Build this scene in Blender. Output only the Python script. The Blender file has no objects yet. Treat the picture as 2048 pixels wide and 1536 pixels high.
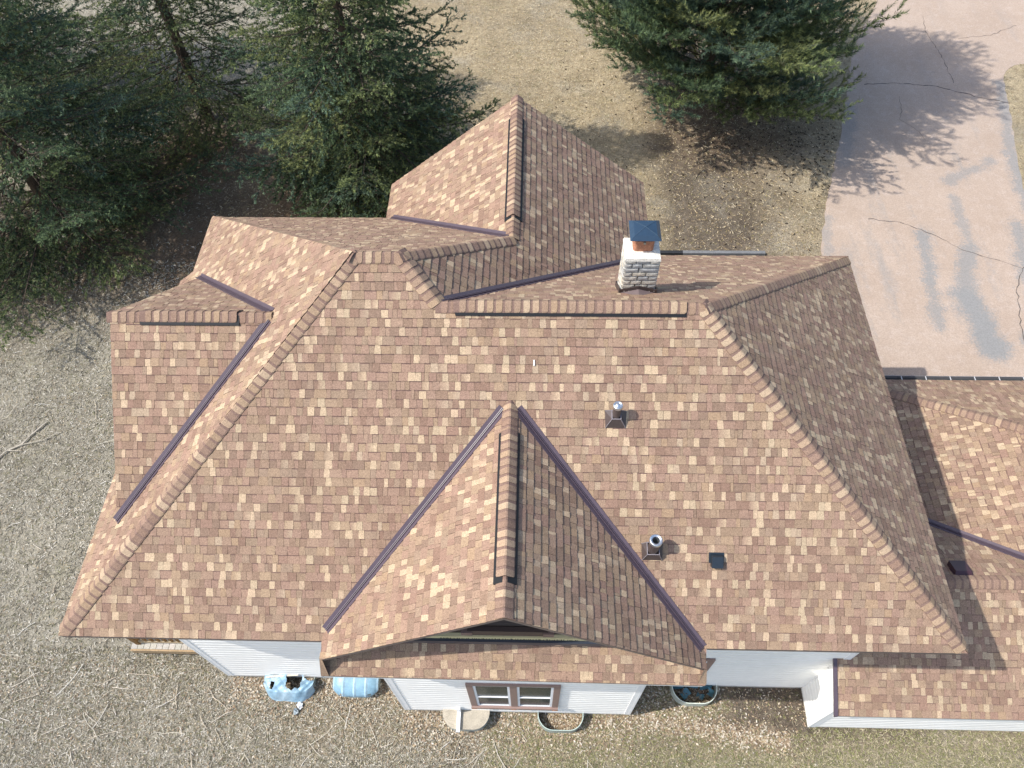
import bpy, math, random
import numpy as np
from mathutils import Vector, Matrix

random.seed(7)
rng = np.random.default_rng(11)
SC = bpy.context.scene
COL = SC.collection

# ------------------------------------------------------------------ camera, sky, sun, exposure
H = 5.5                                   # height of the main eave above the ground
CAM = Vector((7.859, -3.403, 12.642 + H))


def cam_matrix(yaw, pit, rol):
    return (Matrix.Rotation(math.radians(yaw), 3, 'Z') @ Matrix.Rotation(math.radians(pit), 3, 'X')
            @ Matrix.Rotation(math.radians(rol), 3, 'Z'))


CM = cam_matrix(3.022, 34.009, -1.96)
cam_data = bpy.data.cameras.new('camera')
cam_data.sensor_width = 36.0
cam_data.lens = 1520.1 * 36.0 / 2048.0
cam_data.clip_start = 0.1
cam_data.clip_end = 500.0
cam = bpy.data.objects.new('camera', cam_data)
cam.matrix_world = Matrix.Translation(CAM) @ CM.to_4x4()
COL.objects.link(cam)
SC.camera = cam

SUN_DIR = Vector((0.775, 0.165, -1.0)).normalized()      # the way the light travels
el = math.asin(-SUN_DIR.z)
az = math.atan2(-SUN_DIR.x, -SUN_DIR.y)
world = bpy.data.worlds.new("World")
SC.world = world
world.use_nodes = True
wn = world.node_tree.nodes
wl = world.node_tree.links
wn.clear()
sky = wn.new('ShaderNodeTexSky')
sky.sky_type = 'NISHITA'
sky.sun_disc = False
sky.sun_elevation = el
sky.sun_rotation = az
sky.air_density = 1.0
sky.dust_density = 2.0
sky.ozone_density = 1.0
bg = wn.new('ShaderNodeBackground')
bg.inputs['Strength'].default_value = 0.15
wout = wn.new('ShaderNodeOutputWorld')
wl.new(sky.outputs['Color'], bg.inputs['Color'])
wl.new(bg.outputs['Background'], wout.inputs['Surface'])

sun_data = bpy.data.lights.new('sun', 'SUN')
sun_data.energy = 3.2
sun_data.angle = math.radians(0.6)
sun_data.color = (1.0, 0.955, 0.885)
sun = bpy.data.objects.new('sun', sun_data)
sun.rotation_euler = SUN_DIR.to_track_quat('-Z', 'Y').to_euler()
sun.location = (0, 0, 40)
COL.objects.link(sun)

SC.view_settings.view_transform = 'Standard'
SC.view_settings.look = 'None'
SC.view_settings.gamma = 1.0
SC.view_settings.exposure = 0.68
try:
    SC.view_settings.use_curve_mapping = False
except Exception:
    pass
SC.render.engine = 'CYCLES'
SC.cycles.max_bounces = 6

# ------------------------------------------------------------------ helpers


def srgb(r, g, b):
    f = lambda c: (c / 255.0 / 12.92) if c / 255.0 <= 0.04045 else ((c / 255.0 + 0.055) / 1.055) ** 2.4
    return (f(r), f(g), f(b))


class MB:
    """collects polygons with a colour each and links them as ONE mesh object"""

    def __init__(self):
        self.v = []
        self.f = []
        self.c = []

    def poly(self, pts, col=(1, 1, 1)):
        n = len(self.v)
        for p in pts:
            self.v.append(tuple(p))
        if isinstance(col, list):
            self.c.extend(col)
        else:
            self.c.extend([col] * len(pts))
        self.f.append(tuple(range(n, n + len(pts))))

    def hexa(self, p, col=(1, 1, 1), skip=()):
        """p: eight corners, lower four then upper four, both counter-clockwise seen from above"""
        q = [(0, 3, 2, 1), (4, 5, 6, 7), (0, 1, 5, 4), (1, 2, 6, 5), (2, 3, 7, 6), (3, 0, 4, 7)]
        for i, f in enumerate(q):
            if i not in skip:
                self.poly([p[k] for k in f], col)

    def box(self, x0, y0, z0, x1, y1, z1, col=(1, 1, 1), skip=()):
        self.hexa([(x0, y0, z0), (x1, y0, z0), (x1, y1, z0), (x0, y1, z0),
                   (x0, y0, z1), (x1, y0, z1), (x1, y1, z1), (x0, y1, z1)], col, skip)

    def bar(self, a, b, w, h, col=(1, 1, 1), up=(0, 0, 1)):
        a = Vector(a); b = Vector(b)
        d = (b - a).normalized()
        s = d.cross(Vector(up))
        if s.length < 1e-4:
            s = d.cross(Vector((1, 0, 0)))
        s.normalize()
        u = s.cross(d).normalized()
        s *= w / 2; u *= h / 2
        lo = [a - s - u, a + s - u, b + s - u, b - s - u]
        hi = [a - s + u, a + s + u, b + s + u, b - s + u]
        self.hexa([lo[0], lo[1], lo[2], lo[3], hi[0], hi[1], hi[2], hi[3]], col)

    def tube(self, a, b, r0, r1, n=12, col=(1, 1, 1), cap0=True, cap1=True):
        a = Vector(a); b = Vector(b)
        d = (b - a).normalized()
        s = d.orthogonal().normalized()
        t = d.cross(s)
        A = [a + (s * math.cos(k * 2 * math.pi / n) + t * math.sin(k * 2 * math.pi / n)) * r0 for k in range(n)]
        B = [b + (s * math.cos(k * 2 * math.pi / n) + t * math.sin(k * 2 * math.pi / n)) * r1 for k in range(n)]
        for k in range(n):
            j = (k + 1) % n
            self.poly([A[k], A[j], B[j], B[k]], col)
        if cap0:
            self.poly(A[::-1], col)
        if cap1:
            self.poly(B, col)

    def mesh(self, name, mat):
        me = bpy.data.meshes.new(name)
        me.from_pydata(self.v, [], self.f)
        at = me.color_attributes.new('Col', 'FLOAT_COLOR', 'POINT')
        arr = np.ones((len(self.v), 4), dtype=np.float32)
        if self.c:
            arr[:, :3] = np.array(self.c, dtype=np.float32)
        at.data.foreach_set('color', arr.ravel())
        me.materials.append(mat)
        me.update()
        return me

    def build(self, name, mat, parent=None, smooth=False):
        me = self.mesh(name, mat)
        if smooth:
            me.polygons.foreach_set('use_smooth', [True] * len(me.polygons))
        return link(name, me, parent)


def link(name, me, parent=None, mw=None):
    o = bpy.data.objects.new(name, me)
    COL.objects.link(o)
    if parent is not None:
        o.parent = parent
    if mw is not None:
        o.matrix_local = mw
    return o


def tri_mesh(name, verts, mat, cols, nper=3):
    """big soups: verts (n, nper, 3), cols (n, 3) or (n, nper, 3)"""
    n = verts.shape[0]
    me = bpy.data.meshes.new(name)
    me.vertices.add(n * nper)
    me.vertices.foreach_set('co', verts.reshape(-1).astype(np.float32))
    me.loops.add(n * nper)
    me.loops.foreach_set('vertex_index', np.arange(n * nper, dtype=np.int32))
    me.polygons.add(n)
    me.polygons.foreach_set('loop_start', np.arange(0, n * nper, nper, dtype=np.int32))
    me.polygons.foreach_set('loop_total', np.full(n, nper, dtype=np.int32))
    at = me.color_attributes.new('Col', 'FLOAT_COLOR', 'POINT')
    arr = np.ones((n * nper, 4), dtype=np.float32)
    if cols.ndim == 2:
        cols = np.repeat(cols, nper, axis=0)
    arr[:, :3] = cols.reshape(-1, 3)
    at.data.foreach_set('color', arr.ravel())
    me.materials.append(mat)
    me.update(calc_edges=True)
    me.validate()
    return me


def tag(o, label=None, cat=None, group=None, kind=None):
    if label: o['label'] = label
    if cat: o['category'] = cat
    if group: o['group'] = group
    if kind: o['kind'] = kind
    return o


def thing(name, label, cat, loc=(0, 0, 0), group=None):
    o = bpy.data.objects.new(name, None)
    o.empty_display_size = 0.3
    o.location = loc
    COL.objects.link(o)
    return tag(o, label, cat, group)


# ------------------------------------------------------------------ materials
def new_mat(name):
    m = bpy.data.materials.new(name)
    m.use_nodes = True
    nt = m.node_tree
    for n in list(nt.nodes):
        nt.nodes.remove(n)
    out = nt.nodes.new('ShaderNodeOutputMaterial')
    b = nt.nodes.new('ShaderNodeBsdfPrincipled')
    nt.links.new(b.outputs['BSDF'], out.inputs['Surface'])
    return m, nt, b


def noise(nt, scale, detail=3.0, rough=0.6, vec=None):
    n = nt.nodes.new('ShaderNodeTexNoise')
    n.inputs['Scale'].default_value = scale
    n.inputs['Detail'].default_value = detail
    n.inputs['Roughness'].default_value = rough
    if vec is not None:
        nt.links.new(vec, n.inputs['Vector'])
    return n


def mrange(nt, src, a, b, c, d, clamp=True):
    n = nt.nodes.new('ShaderNodeMapRange')
    n.clamp = clamp
    for i, v in enumerate((a, b, c, d)):
        n.inputs[i + 1].default_value = v
    nt.links.new(src, n.inputs[0])
    return n.outputs[0]


def mathn(nt, op, a, b=None):
    n = nt.nodes.new('ShaderNodeMath')
    n.operation = op
    for i, x in enumerate((a, b)):
        if x is None: continue
        if isinstance(x, (int, float)): n.inputs[i].default_value = x
        else: nt.links.new(x, n.inputs[i])
    return n.outputs[0]


def mix(nt, fac, a, b, mode='MIX'):
    n = nt.nodes.new('ShaderNodeMix')
    n.data_type = 'RGBA'
    n.blend_type = mode
    if isinstance(fac, (int, float)): n.inputs['Factor'].default_value = fac
    else: nt.links.new(fac, n.inputs['Factor'])
    for i, x in ((6, a), (7, b)):
        if isinstance(x, (tuple, list)): n.inputs[i].default_value = (x[0], x[1], x[2], 1)
        else: nt.links.new(x, n.inputs[i])
    return n.outputs[2]


def geo_pos(nt):
    return nt.nodes.new('ShaderNodeNewGeometry').outputs['Position']


def bump(nt, b, src, strength, dist):
    n = nt.nodes.new('ShaderNodeBump')
    n.inputs['Strength'].default_value = strength
    n.inputs['Distance'].default_value = dist
    nt.links.new(src, n.inputs['Height'])
    nt.links.new(n.outputs['Normal'], b.inputs['Normal'])


def attr_mat(name, rough=0.9, specs=((60, 0.25), (9, 0.12)), bmp=0.0, spec=0.3, metal=0.0, bscale=200):
    """colour from the mesh's Col attribute times fine noise"""
    m, nt, b = new_mat(name)
    a = nt.nodes.new('ShaderNodeAttribute')
    a.attribute_name = 'Col'
    pos = geo_pos(nt)
    col = a.outputs['Color']
    for sc, amp in specs:
        n = noise(nt, sc, 2.0, 0.7, pos)
        k = mrange(nt, n.outputs[0], 0.25, 0.75, 1 - amp, 1 + amp)
        comb = nt.nodes.new('ShaderNodeCombineColor')
        for i in range(3): nt.links.new(k, comb.inputs[i])
        col = mix(nt, 1.0, col, comb.outputs[0], 'MULTIPLY')
    nt.links.new(col, b.inputs['Base Color'])
    b.inputs['Roughness'].default_value = rough
    b.inputs['Specular IOR Level'].default_value = spec
    b.inputs['Metallic'].default_value = metal
    if bmp > 0:
        n = noise(nt, bscale, 2.0, 0.7, pos)
        bump(nt, b, n.outputs[0], bmp, 0.004)
    return m


MAT = {}
MAT['shingle'] = attr_mat('shingle_granules', 0.95, ((85, 0.42), (30, 0.16), (1.3, 0.06)), 0.35, 0.12)
MAT['paint'] = attr_mat('painted_surface', 0.55, ((14, 0.05), (1.1, 0.04)), 0, 0.3)
MAT['siding'] = attr_mat('vinyl_siding', 0.5, ((7, 0.035), (0.8, 0.05)), 0, 0.3)
MAT['metal'] = attr_mat('coated_metal', 0.42, ((22, 0.10), (2.0, 0.08)), 0, 0.5)
MAT['chrome'] = attr_mat('galvanised_metal', 0.3, ((30, 0.15),), 0, 0.5, 0.9)
MAT['stone'] = attr_mat('rough_stone', 0.9, ((45, 0.30), (14, 0.25)), 0.8, 0.2, 0, 90)
MAT['wood'] = attr_mat('weathered_wood', 0.85, ((40, 0.25), (6, 0.15)), 0.3, 0.2)
MAT['plastic'] = attr_mat('weathered_plastic', 0.4, ((12, 0.14), (3, 0.10)), 0, 0.4)
MAT['bark'] = attr_mat('bark', 0.95, ((30, 0.4), (8, 0.2)), 0.6, 0.1)
MAT['litter'] = attr_mat('dry_plant_litter', 0.85, ((60, 0.15),), 0, 0.25)


def leaf_mat():
    m, nt, b = new_mat('conifer_needles')
    a = nt.nodes.new('ShaderNodeAttribute')
    a.attribute_name = 'Col'
    nt.links.new(a.outputs['Color'], b.inputs['Base Color'])
    b.inputs['Roughness'].default_value = 0.6
    b.inputs['Specular IOR Level'].default_value = 0.35
    tr = nt.nodes.new('ShaderNodeBsdfTranslucent')
    nt.links.new(a.outputs['Color'], tr.inputs['Color'])
    ms = nt.nodes.new('ShaderNodeMixShader')
    ms.inputs[0].default_value = 0.42
    nt.links.new(b.outputs['BSDF'], ms.inputs[1])
    nt.links.new(tr.outputs['BSDF'], ms.inputs[2])
    out = [n for n in nt.nodes if n.type == 'OUTPUT_MATERIAL'][0]
    nt.links.new(ms.outputs[0], out.inputs['Surface'])
    return m


MAT['needle'] = leaf_mat()


def glass_mat():
    m, nt, b = new_mat('window_glass')
    b.inputs['Base Color'].default_value = (0.010, 0.028, 0.032, 1)
    b.inputs['Roughness'].default_value = 0.22
    b.inputs['Specular IOR Level'].default_value = 0.10
    return m


MAT['glass'] = glass_mat()


def ground_mat():
    m, nt, b = new_mat('dormant_lawn')
    pos = geo_pos(nt)
    sep = nt.nodes.new('ShaderNodeSeparateXYZ')
    nt.links.new(pos, sep.inputs[0])
    X, Y = sep.outputs[0], sep.outputs[1]
    big = noise(nt, 0.35, 4, 0.6, pos)
    # warped coordinates so that the borders between the patches wander
    wx = mathn(nt, 'ADD', X, mathn(nt, 'MULTIPLY', mathn(nt, 'SUBTRACT', noise(nt, 0.9, 4, 0.65, pos).outputs[0], 0.5), 2.2))
    wy = mathn(nt, 'ADD', Y, mathn(nt, 'MULTIPLY', mathn(nt, 'SUBTRACT', noise(nt, 1.3, 4, 0.65, pos).outputs[1], 0.5), 1.6))
    grey = (0.285, 0.262, 0.208)
    gold = (0.350, 0.285, 0.185)
    green = (0.215, 0.212, 0.120)
    soil = (0.115, 0.092, 0.072)
    needle = (0.150, 0.098, 0.062)
    leafy = (0.285, 0.228, 0.160)
    north = mrange(nt, wy, 9.0, 13.0, 0, 1)
    east = mrange(nt, wx, -3.0, 3.0, 0, 1)
    c = mix(nt, mathn(nt, 'MULTIPLY', north, east), grey, gold)
    # green tint, south-east yard
    g = mathn(nt, 'MULTIPLY', mrange(nt, wx, 6.2, 8.6, 0, 1), mrange(nt, wy, -0.35, -0.95, 0, 1))
    gn = mrange(nt, noise(nt, 2.2, 4, 0.7, pos).outputs[0], 0.38, 0.62, 0.15, 0.9)
    c = mix(nt, mathn(nt, 'MULTIPLY', g, gn), c, green)
    # green hints elsewhere
    g2 = mrange(nt, noise(nt, 1.1, 4, 0.7, pos).outputs[0], 0.56, 0.72, 0, 0.40)
    c = mix(nt, g2, c, (0.215, 0.205, 0.105))
    # leaf litter along the south wall
    lf = mathn(nt, 'MULTIPLY', mrange(nt, wy, -1.2, -0.5, 0, 0.8), mrange(nt, wy, 1.2, 0.9, 0, 1))
    lf = mathn(nt, 'MULTIPLY', lf, mrange(nt, wx, 1.5, 3.0, 0, 1))
    c = mix(nt, lf, c, leafy)
    # bare soil next to the wall, south-east corner, and worn spots
    so = mathn(nt, 'MULTIPLY', mrange(nt, wx, 11.6, 12.6, 0, 1), mathn(nt, 'MULTIPLY', mrange(nt, wy, -0.55, -0.20, 0, 1), mrange(nt, wx, 18.0, 14.6, 0, 1)))
    c = mix(nt, mathn(nt, 'MULTIPLY', so, 0.9), c, soil)
    sp = mrange(nt, noise(nt, 0.8, 5, 0.7, pos).outputs[0], 0.62, 0.74, 0, 0.6)
    c = mix(nt, sp, c, (0.165, 0.138, 0.108))
    c = mix(nt, mathn(nt, 'MULTIPLY', mrange(nt, noise(nt, 1.9, 5, 0.72, pos).outputs[0], 0.50, 0.66, 0, 0.55), mrange(nt, wy, 16, 12, 0.35, 1)), c, (0.175, 0.155, 0.122))
    c = mix(nt, mrange(nt, noise(nt, 0.55, 4, 0.6, pos).outputs[1], 0.52, 0.66, 0, 0.5), c, (0.315, 0.288, 0.232))
    # needle beds under the conifers
    def disc(cx, cy, r0, r1):
        dx = mathn(nt, 'SUBTRACT', wx, cx)
        dy = mathn(nt, 'SUBTRACT', wy, cy)
        d = mathn(nt, 'SQRT', mathn(nt, 'ADD', mathn(nt, 'MULTIPLY', dx, dx), mathn(nt, 'MULTIPLY', dy, dy)))
        return mrange(nt, d, r0, r1, 1, 0)
    for cx, cy, r0, r1 in ((2.0, 16.5, 2.0, 4.6), (-8.5, 13.5, 1.5, 4.0), (-4.5, 19.0, 1.0, 3.2), (15.4, 21.0, 1.5, 4.0), (-2.0, 13.6, 1.5, 3.5), (-3.2, 15.5, 3.0, 6.0)):
        c = mix(nt, mathn(nt, 'MULTIPLY', disc(cx, cy, r0, r1), 0.66), c, needle)
    # a narrow washed-out gully in the south yard
    gy = mathn(nt, 'MULTIPLY', mrange(nt, mathn(nt, 'ABSOLUTE', mathn(nt, 'SUBTRACT', wx, 6.3)), 0.10, 0.30, 1, 0), mrange(nt, wy, -0.45, -0.7, 0, 1))
    c = mix(nt, mathn(nt, 'MULTIPLY', gy, 0.75), c, (0.075, 0.060, 0.046))
    # straw speckle at several sizes
    for sc, lo, hi in ((0.22, 0.86, 1.13), (0.9, 0.84, 1.15), (5.0, 0.78, 1.22), (17.0, 0.66, 1.36), (42.0, 0.55, 1.5)):
        k = mrange(nt, noise(nt, sc, 3, 0.75, pos).outputs[0], 0.3, 0.7, lo, hi)
        cc = nt.nodes.new('ShaderNodeCombineColor')
        for i in range(3): nt.links.new(k, cc.inputs[i])
        c = mix(nt, 1.0, c, cc.outputs[0], 'MULTIPLY')
    nt.links.new(c, b.inputs['Base Color'])
    b.inputs['Roughness'].default_value = 0.95
    b.inputs['Specular IOR Level'].default_value = 0.1
    bump(nt, b, noise(nt, 26, 4, 0.75, pos).outputs[0], 1.0, 0.05)
    return m


def drive_mat():
    m, nt, b = new_mat('worn_pink_concrete')
    pos = geo_pos(nt)
    mp = nt.nodes.new('ShaderNodeMapping')
    mp.inputs['Rotation'].default_value = (0, 0, math.radians(-8))
    mp.inputs['Scale'].default_value = (1.0, 0.16, 1.0)
    nt.links.new(pos, mp.inputs['Vector'])
    c = mix(nt, mrange(nt, noise(nt, 0.5, 4, 0.6, pos).outputs[0], 0.35, 0.65, 0, 1), (0.385, 0.300, 0.236), (0.425, 0.338, 0.272))
    c = mix(nt, mrange(nt, noise(nt, 3.0, 5, 0.7, pos).outputs[0], 0.5, 0.75, 0, 0.5), c, (0.48, 0.40, 0.35))
    # grey-blue worn streaks that run along the drive, east half mostly
    sep = nt.nodes.new('ShaderNodeSeparateXYZ')
    nt.links.new(pos, sep.inputs[0])
    st = noise(nt, 1.15, 4, 0.62, mp.outputs[0]).outputs[0]
    fine = noise(nt, 9.0, 4, 0.8, pos).outputs[0]
    st = mathn(nt, 'ADD', st, mathn(nt, 'MULTIPLY', mathn(nt, 'SUBTRACT', fine, 0.5), 0.34))
    reg = mathn(nt, 'MULTIPLY', mrange(nt, sep.outputs[0], 17.5, 21.0, 0.7, 1.2), mrange(nt, sep.outputs[1], 22.0, 17.5, 0.3, 1.1))
    stf = mathn(nt, 'MULTIPLY', mrange(nt, st, 0.56, 0.70, 0, 0.45), reg)
    # worn places with a shape of their own: wheel tracks and the crumbled edges
    n1 = mathn(nt, 'MULTIPLY', mathn(nt, 'SUBTRACT', noise(nt, 1.6, 5, 0.7, pos).outputs[0], 0.5), 0.9)
    n2 = mathn(nt, 'MULTIPLY', mathn(nt, 'SUBTRACT', noise(nt, 15.0, 6, 0.9, pos).outputs[0], 0.5), 1.5)

    def seg(ax, ay, bx, by, w, amt):
        dx, dy = bx - ax, by - ay
        L2 = dx * dx + dy * dy
        px = mathn(nt, 'SUBTRACT', sep.outputs[0], ax)
        py = mathn(nt, 'SUBTRACT', sep.outputs[1], ay)
        t = mathn(nt, 'ADD', mathn(nt, 'MULTIPLY', px, dx / L2), mathn(nt, 'MULTIPLY', py, dy / L2))
        cl = nt.nodes.new('ShaderNodeClamp')
        nt.links.new(t, cl.inputs[0])
        ex = mathn(nt, 'SUBTRACT', px, mathn(nt, 'MULTIPLY', cl.outputs[0], dx))
        ey = mathn(nt, 'SUBTRACT', py, mathn(nt, 'MULTIPLY', cl.outputs[0], dy))
        d = mathn(nt, 'SQRT', mathn(nt, 'ADD', mathn(nt, 'MULTIPLY', ex, ex), mathn(nt, 'MULTIPLY', ey, ey)))
        d = mathn(nt, 'ADD', mathn(nt, 'ADD', d, n1), n2)
        return mrange(nt, d, w * 0.45, w, amt, 0)
    for sg in ((20.5, 14.9, 20.2, 12.8, .30, .8), (20.2, 12.8, 19.95, 11.0, .26, .7), (22.0, 16.6, 21.9, 14.5, .24, .6), (21.8, 14.3, 21.05, 12.3, .40, .75), (21.1, 12.3, 21.3, 10.2, .62, .9),
               (23.7, 15.3, 23.2, 12.9, .34, .75), (22.0, 17.4, 23.9, 18.5, .26, .6), (19.6, 21.4, 18.75, 18.4, .34, .5), (25.7, 23.0, 24.7, 18.8, .30, .7), (24.7, 18.8, 24.3, 15.0, .36, .75), (17.2, 13.9, 17.6, 15.6, .22, .5), (22.4, 10.6, 22.6, 9.0, .30, .6)):
        stf = mathn(nt, 'MAXIMUM', stf, seg(*sg))
    c = mix(nt, stf, c, (0.235, 0.240, 0.238))
    sm = mrange(nt, noise(nt, 2.2, 5, 0.75, pos).outputs[0], 0.64, 0.72, 0, 0.6)
    c = mix(nt, sm, c, (0.25, 0.23, 0.22))
    k = mrange(nt, noise(nt, 24, 5, 0.85, pos).outputs[0], 0.3, 0.7, 0.74, 1.2)
    cc = nt.nodes.new('ShaderNodeCombineColor')
    for i in range(3): nt.links.new(k, cc.inputs[i])
    c = mix(nt, 1.0, c, cc.outputs[0], 'MULTIPLY')
    nt.links.new(c, b.inputs['Base Color'])
    b.inputs['Roughness'].default_value = 0.9
    b.inputs['Specular IOR Level'].default_value = 0.2
    bump(nt, b, noise(nt, 70, 3, 0.7, pos).outputs[0], 0.4, 0.01)
    return m


MAT['ground'] = ground_mat()
MAT['drive'] = drive_mat()

# ------------------------------------------------------------------ the ground and the drive
gm = MB()
NX = 60
xs_ = np.linspace(-150, 170, NX)
gm.poly([(-150, -120, 0), (170, -120, 0), (170, 220, 0), (-150, 220, 0)])
tag(gm.build('ground', MAT['ground']), kind='structure')

dr_w = [(16.2, 7.2), (17.05, 14.16), (17.77, 16.49), (18.65, 19.08), (19.45, 21.52), (20.55, 25.22), (22.6, 29.2), (25.2, 34), (29, 41), (36, 52)]
dr_e = [(46, 50), (36, 38), (31.5, 30), (30.0, 26.0), (28.2, 24.4), (26.6, 24.15), (25.95, 23.5), (25.6, 21.96), (25.0, 19.36), (24.35, 16.52), (24.3, 14.0), (25.5, 10), (26, 7.2)]


def wobble(pts, step=0.35, amp=0.05):
    out = []
    for a, b2 in zip(pts[:-1], pts[1:]):
        n = max(1, int(math.hypot(b2[0] - a[0], b2[1] - a[1]) / step))
        for k in range(n):
            t = k / n
            out.append((a[0] + (b2[0] - a[0]) * t + random.uniform(-amp, amp), a[1] + (b2[1] - a[1]) * t + random.uniform(-amp, amp)))
    out.append(pts[-1])
    return out


W_ = wobble(dr_w, 0.22, 0.045)
E_ = wobble(dr_e, 0.3, 0.05)
dm = MB()
outline = [(x, y, 0.012) for x, y in W_ + E_]
import bmesh
bm = bmesh.new()
vs = [bm.verts.new(p) for p in outline]
vb = [bm.verts.new((p[0], p[1], -0.05)) for p in outline]
f = bm.faces.new(vs)
n_ = len(vs)
for i in range(n_):
    j = (i + 1) % n_
    bm.faces.new((vs[i], vb[i], vb[j], vs[j]))
bmesh.ops.triangulate(bm, faces=[f])
bmesh.ops.recalc_face_normals(bm, faces=bm.faces)
dme = bpy.data.meshes.new('driveway')
bm.to_mesh(dme)
bm.free()
dme.materials.append(MAT['drive'])
driveway = tag(link('driveway', dme), kind='structure')

# cracks in the concrete: narrow dark grooves laid along the slab
def crack(pts, w):
    m = MB()
    P = [Vector((x, y, 0.0165)) for x, y in wobble(pts, 0.16, 0.035)]
    for a, b2 in zip(P[:-1], P[1:]):
        d = (b2 - a)
        if d.length < 1e-5: continue
        s = Vector((-d.y, d.x, 0)).normalized() * w * 0.34 * random.uniform(0.4, 1.3)
        m.poly([a - s, b2 - s, b2 + s, a + s], (0.10, 0.085, 0.078))
    m.build('crack', MAT['stone'], driveway)


crack([(20.45, 22.93), (21.7, 23.0), (23.2, 22.8), (24.6, 22.1), (25.6, 21.75)], 0.05)
crack([(24.0, 27.6), (23.8, 26.5), (23.95, 25.0), (23.9, 23.0)], 0.03)
crack([(21.6, 22.2), (21.5, 21.3), (21.3, 20.8), (21.8, 20.1), (21.9, 19.6)], 0.022)
crack([(18.9, 15.6), (19.9, 15.4), (20.8, 14.9), (21.7, 14.1), (22.6, 13.7), (23.2, 13.4)], 0.035)
crack([(23.2, 13.4), (24.2, 14.1)], 0.03)
crack([(23.2, 13.4), (22.7, 12.4), (22.3, 10.8), (22.2, 9.0)], 0.035)
crack([(25.0, 26.0), (26.3, 26.2), (27.6, 26.9)], 0.03)

# ------------------------------------------------------------------ roof geometry (roof heights are above the main eave; world z = H + that)
S_ = 0.794
XE, YR1, XA, XB, YR2, YN2 = 14.831, 4.925, 4.988, 5.737, 4.322, 8.60
Z1 = S_ * YR1
Z2 = S_ * YR2
XN, YG = 7.43, 10.817
Z3 = Z1 - S_ * (XN - XB)
YQ = YR1 + (XN - XB)
XS, ZS, YSG = 7.48, 2.48, -0.33
YW, ZW, XG = 4.615, 2.765, 0.66


def plane(kind, z0, c0, s):
    """height as a function of plan position; kind names the way the plane faces"""
    if kind == 'S': return (lambda x, y: z0 + s * (y - c0)), Vector((1, 0, 0)), Vector((0, 1, s)).normalized()
    if kind == 'N': return (lambda x, y: z0 - s * (y - c0)), Vector((-1, 0, 0)), Vector((0, -1, s)).normalized()
    if kind == 'W': return (lambda x, y: z0 + s * (x - c0)), Vector((0, -1, 0)), Vector((1, 0, s)).normalized()
    if kind == 'E': return (lambda x, y: z0 - s * (x - c0)), Vector((0, 1, 0)), Vector((-1, 0, s)).normalized()


PLANES = []


def add_plane(name, kind, z0, c0, s, plan_polys, hidden=None, bld='house'):
    fz, U, V = plane(kind, z0, c0, s)
    PLANES.append(dict(name=name, fz=fz, U=U, V=V, N=U.cross(V), polys=plan_polys, hidden=hidden, bld=bld,
                       s=s, kind=kind))
    return PLANES[-1]


in_sdorm = lambda x, y: y > -0.1 and abs(x - XS) < (ZS - S_ * y) / S_ + 0.25
in_wdorm = lambda x, y: x > XG - 0.05 and abs(y - YW) < (ZW - S_ * x) / S_ + 0.25
A_ = (-0.10, 7.86)
B_ = (0.30, 7.79)
NWX = XA - (9.57 - YR1)                # north-west eave corner on the hip
hs = ZS / S_
hw = ZW / S_
# main roof
pS = add_plane('S', 'S', 0, 0, S_, [[(0, 0), (XE, 0), (XE - YR2, YR2), (YR2, YR2)],
                                    [(YR2, YR2), (XB + YR1 - YR2, YR2), (XB, YR1), (XA, YR1)],
                                    [(4.40, -0.465), (10.68, -0.49), (10.68, 0.0), (4.40, 0.0)]], in_sdorm)
pW1 = add_plane('W1', 'W', 0, 0, S_, [[(NWX, NWX), (XA, YR1), (NWX, 9.57)],
                                      [(0, 0), (NWX, NWX), (NWX, A_[1]), (0, A_[1])],
                                      [(B_[0], A_[1]), (NWX, A_[1]), (NWX, 9.57), (B_[0], 9.57)],
                                      [(A_[0], 6.6), (0, 6.6), (0, A_[1]), (A_[0], A_[1])]], in_wdorm)
pN1 = add_plane('N1', 'N', Z1, YR1, S_, [[(NWX, 9.57), (XA, YR1), (XB, YR1), (XN, YQ), (XN - (9.57 - YQ), 9.57)]])
XV = XB + YR1 - YR2
pE1 = add_plane('E1', 'E', Z1, XB, S_, [[(XB, YR1), (XV, YR2), (XN, YR2 + XN - XV), (XN, YQ)],
                                        [(XN, YR2 + XN - XV), (XN + 2.98, YR2 + XN + 2.98 - XV), (XN + 2.98, YG), (XN, YG)]])
pW2 = add_plane('W2', 'W', Z3, XN, S_, [[(XN, YG), (XN - 3.06, YG), (XN - 3.06, 9.57), (XN, YQ)]])
pN2 = add_plane('N2', 'N', Z2, YR2, S_, [[(XV, YR2), (XE - YR2, YR2), (XE, YN2), (XV + (YN2 - YR2), YN2)]])
pE2 = add_plane('E2', 'E', 0, XE, S_, [[(XE, 0), (XE, YN2), (XE - YR2, YR2)]])
# south dormer wing and west dormer
pSW = add_plane('SW', 'W', ZS, XS, S_, [[(XS, hs), (XS - 3.03, hs - 3.03), (XS - 3.03, YSG), (XS, YSG)]])
pSE = add_plane('SE', 'E', ZS, XS, S_, [[(XS, hs), (XS, YSG), (XS + 3.17, YSG), (XS + 3.17, hs - 3.17)]])
pWS = add_plane('WS', 'S', ZW, YW, S_, [[(XG, YW), (XG, YW - (hw - XG)), (hw, YW)]])
pWN = add_plane('WN', 'N', ZW, YW, S_, [[(hw, YW), (XG, YW + (hw - XG)), (XG, YW)]])
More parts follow.
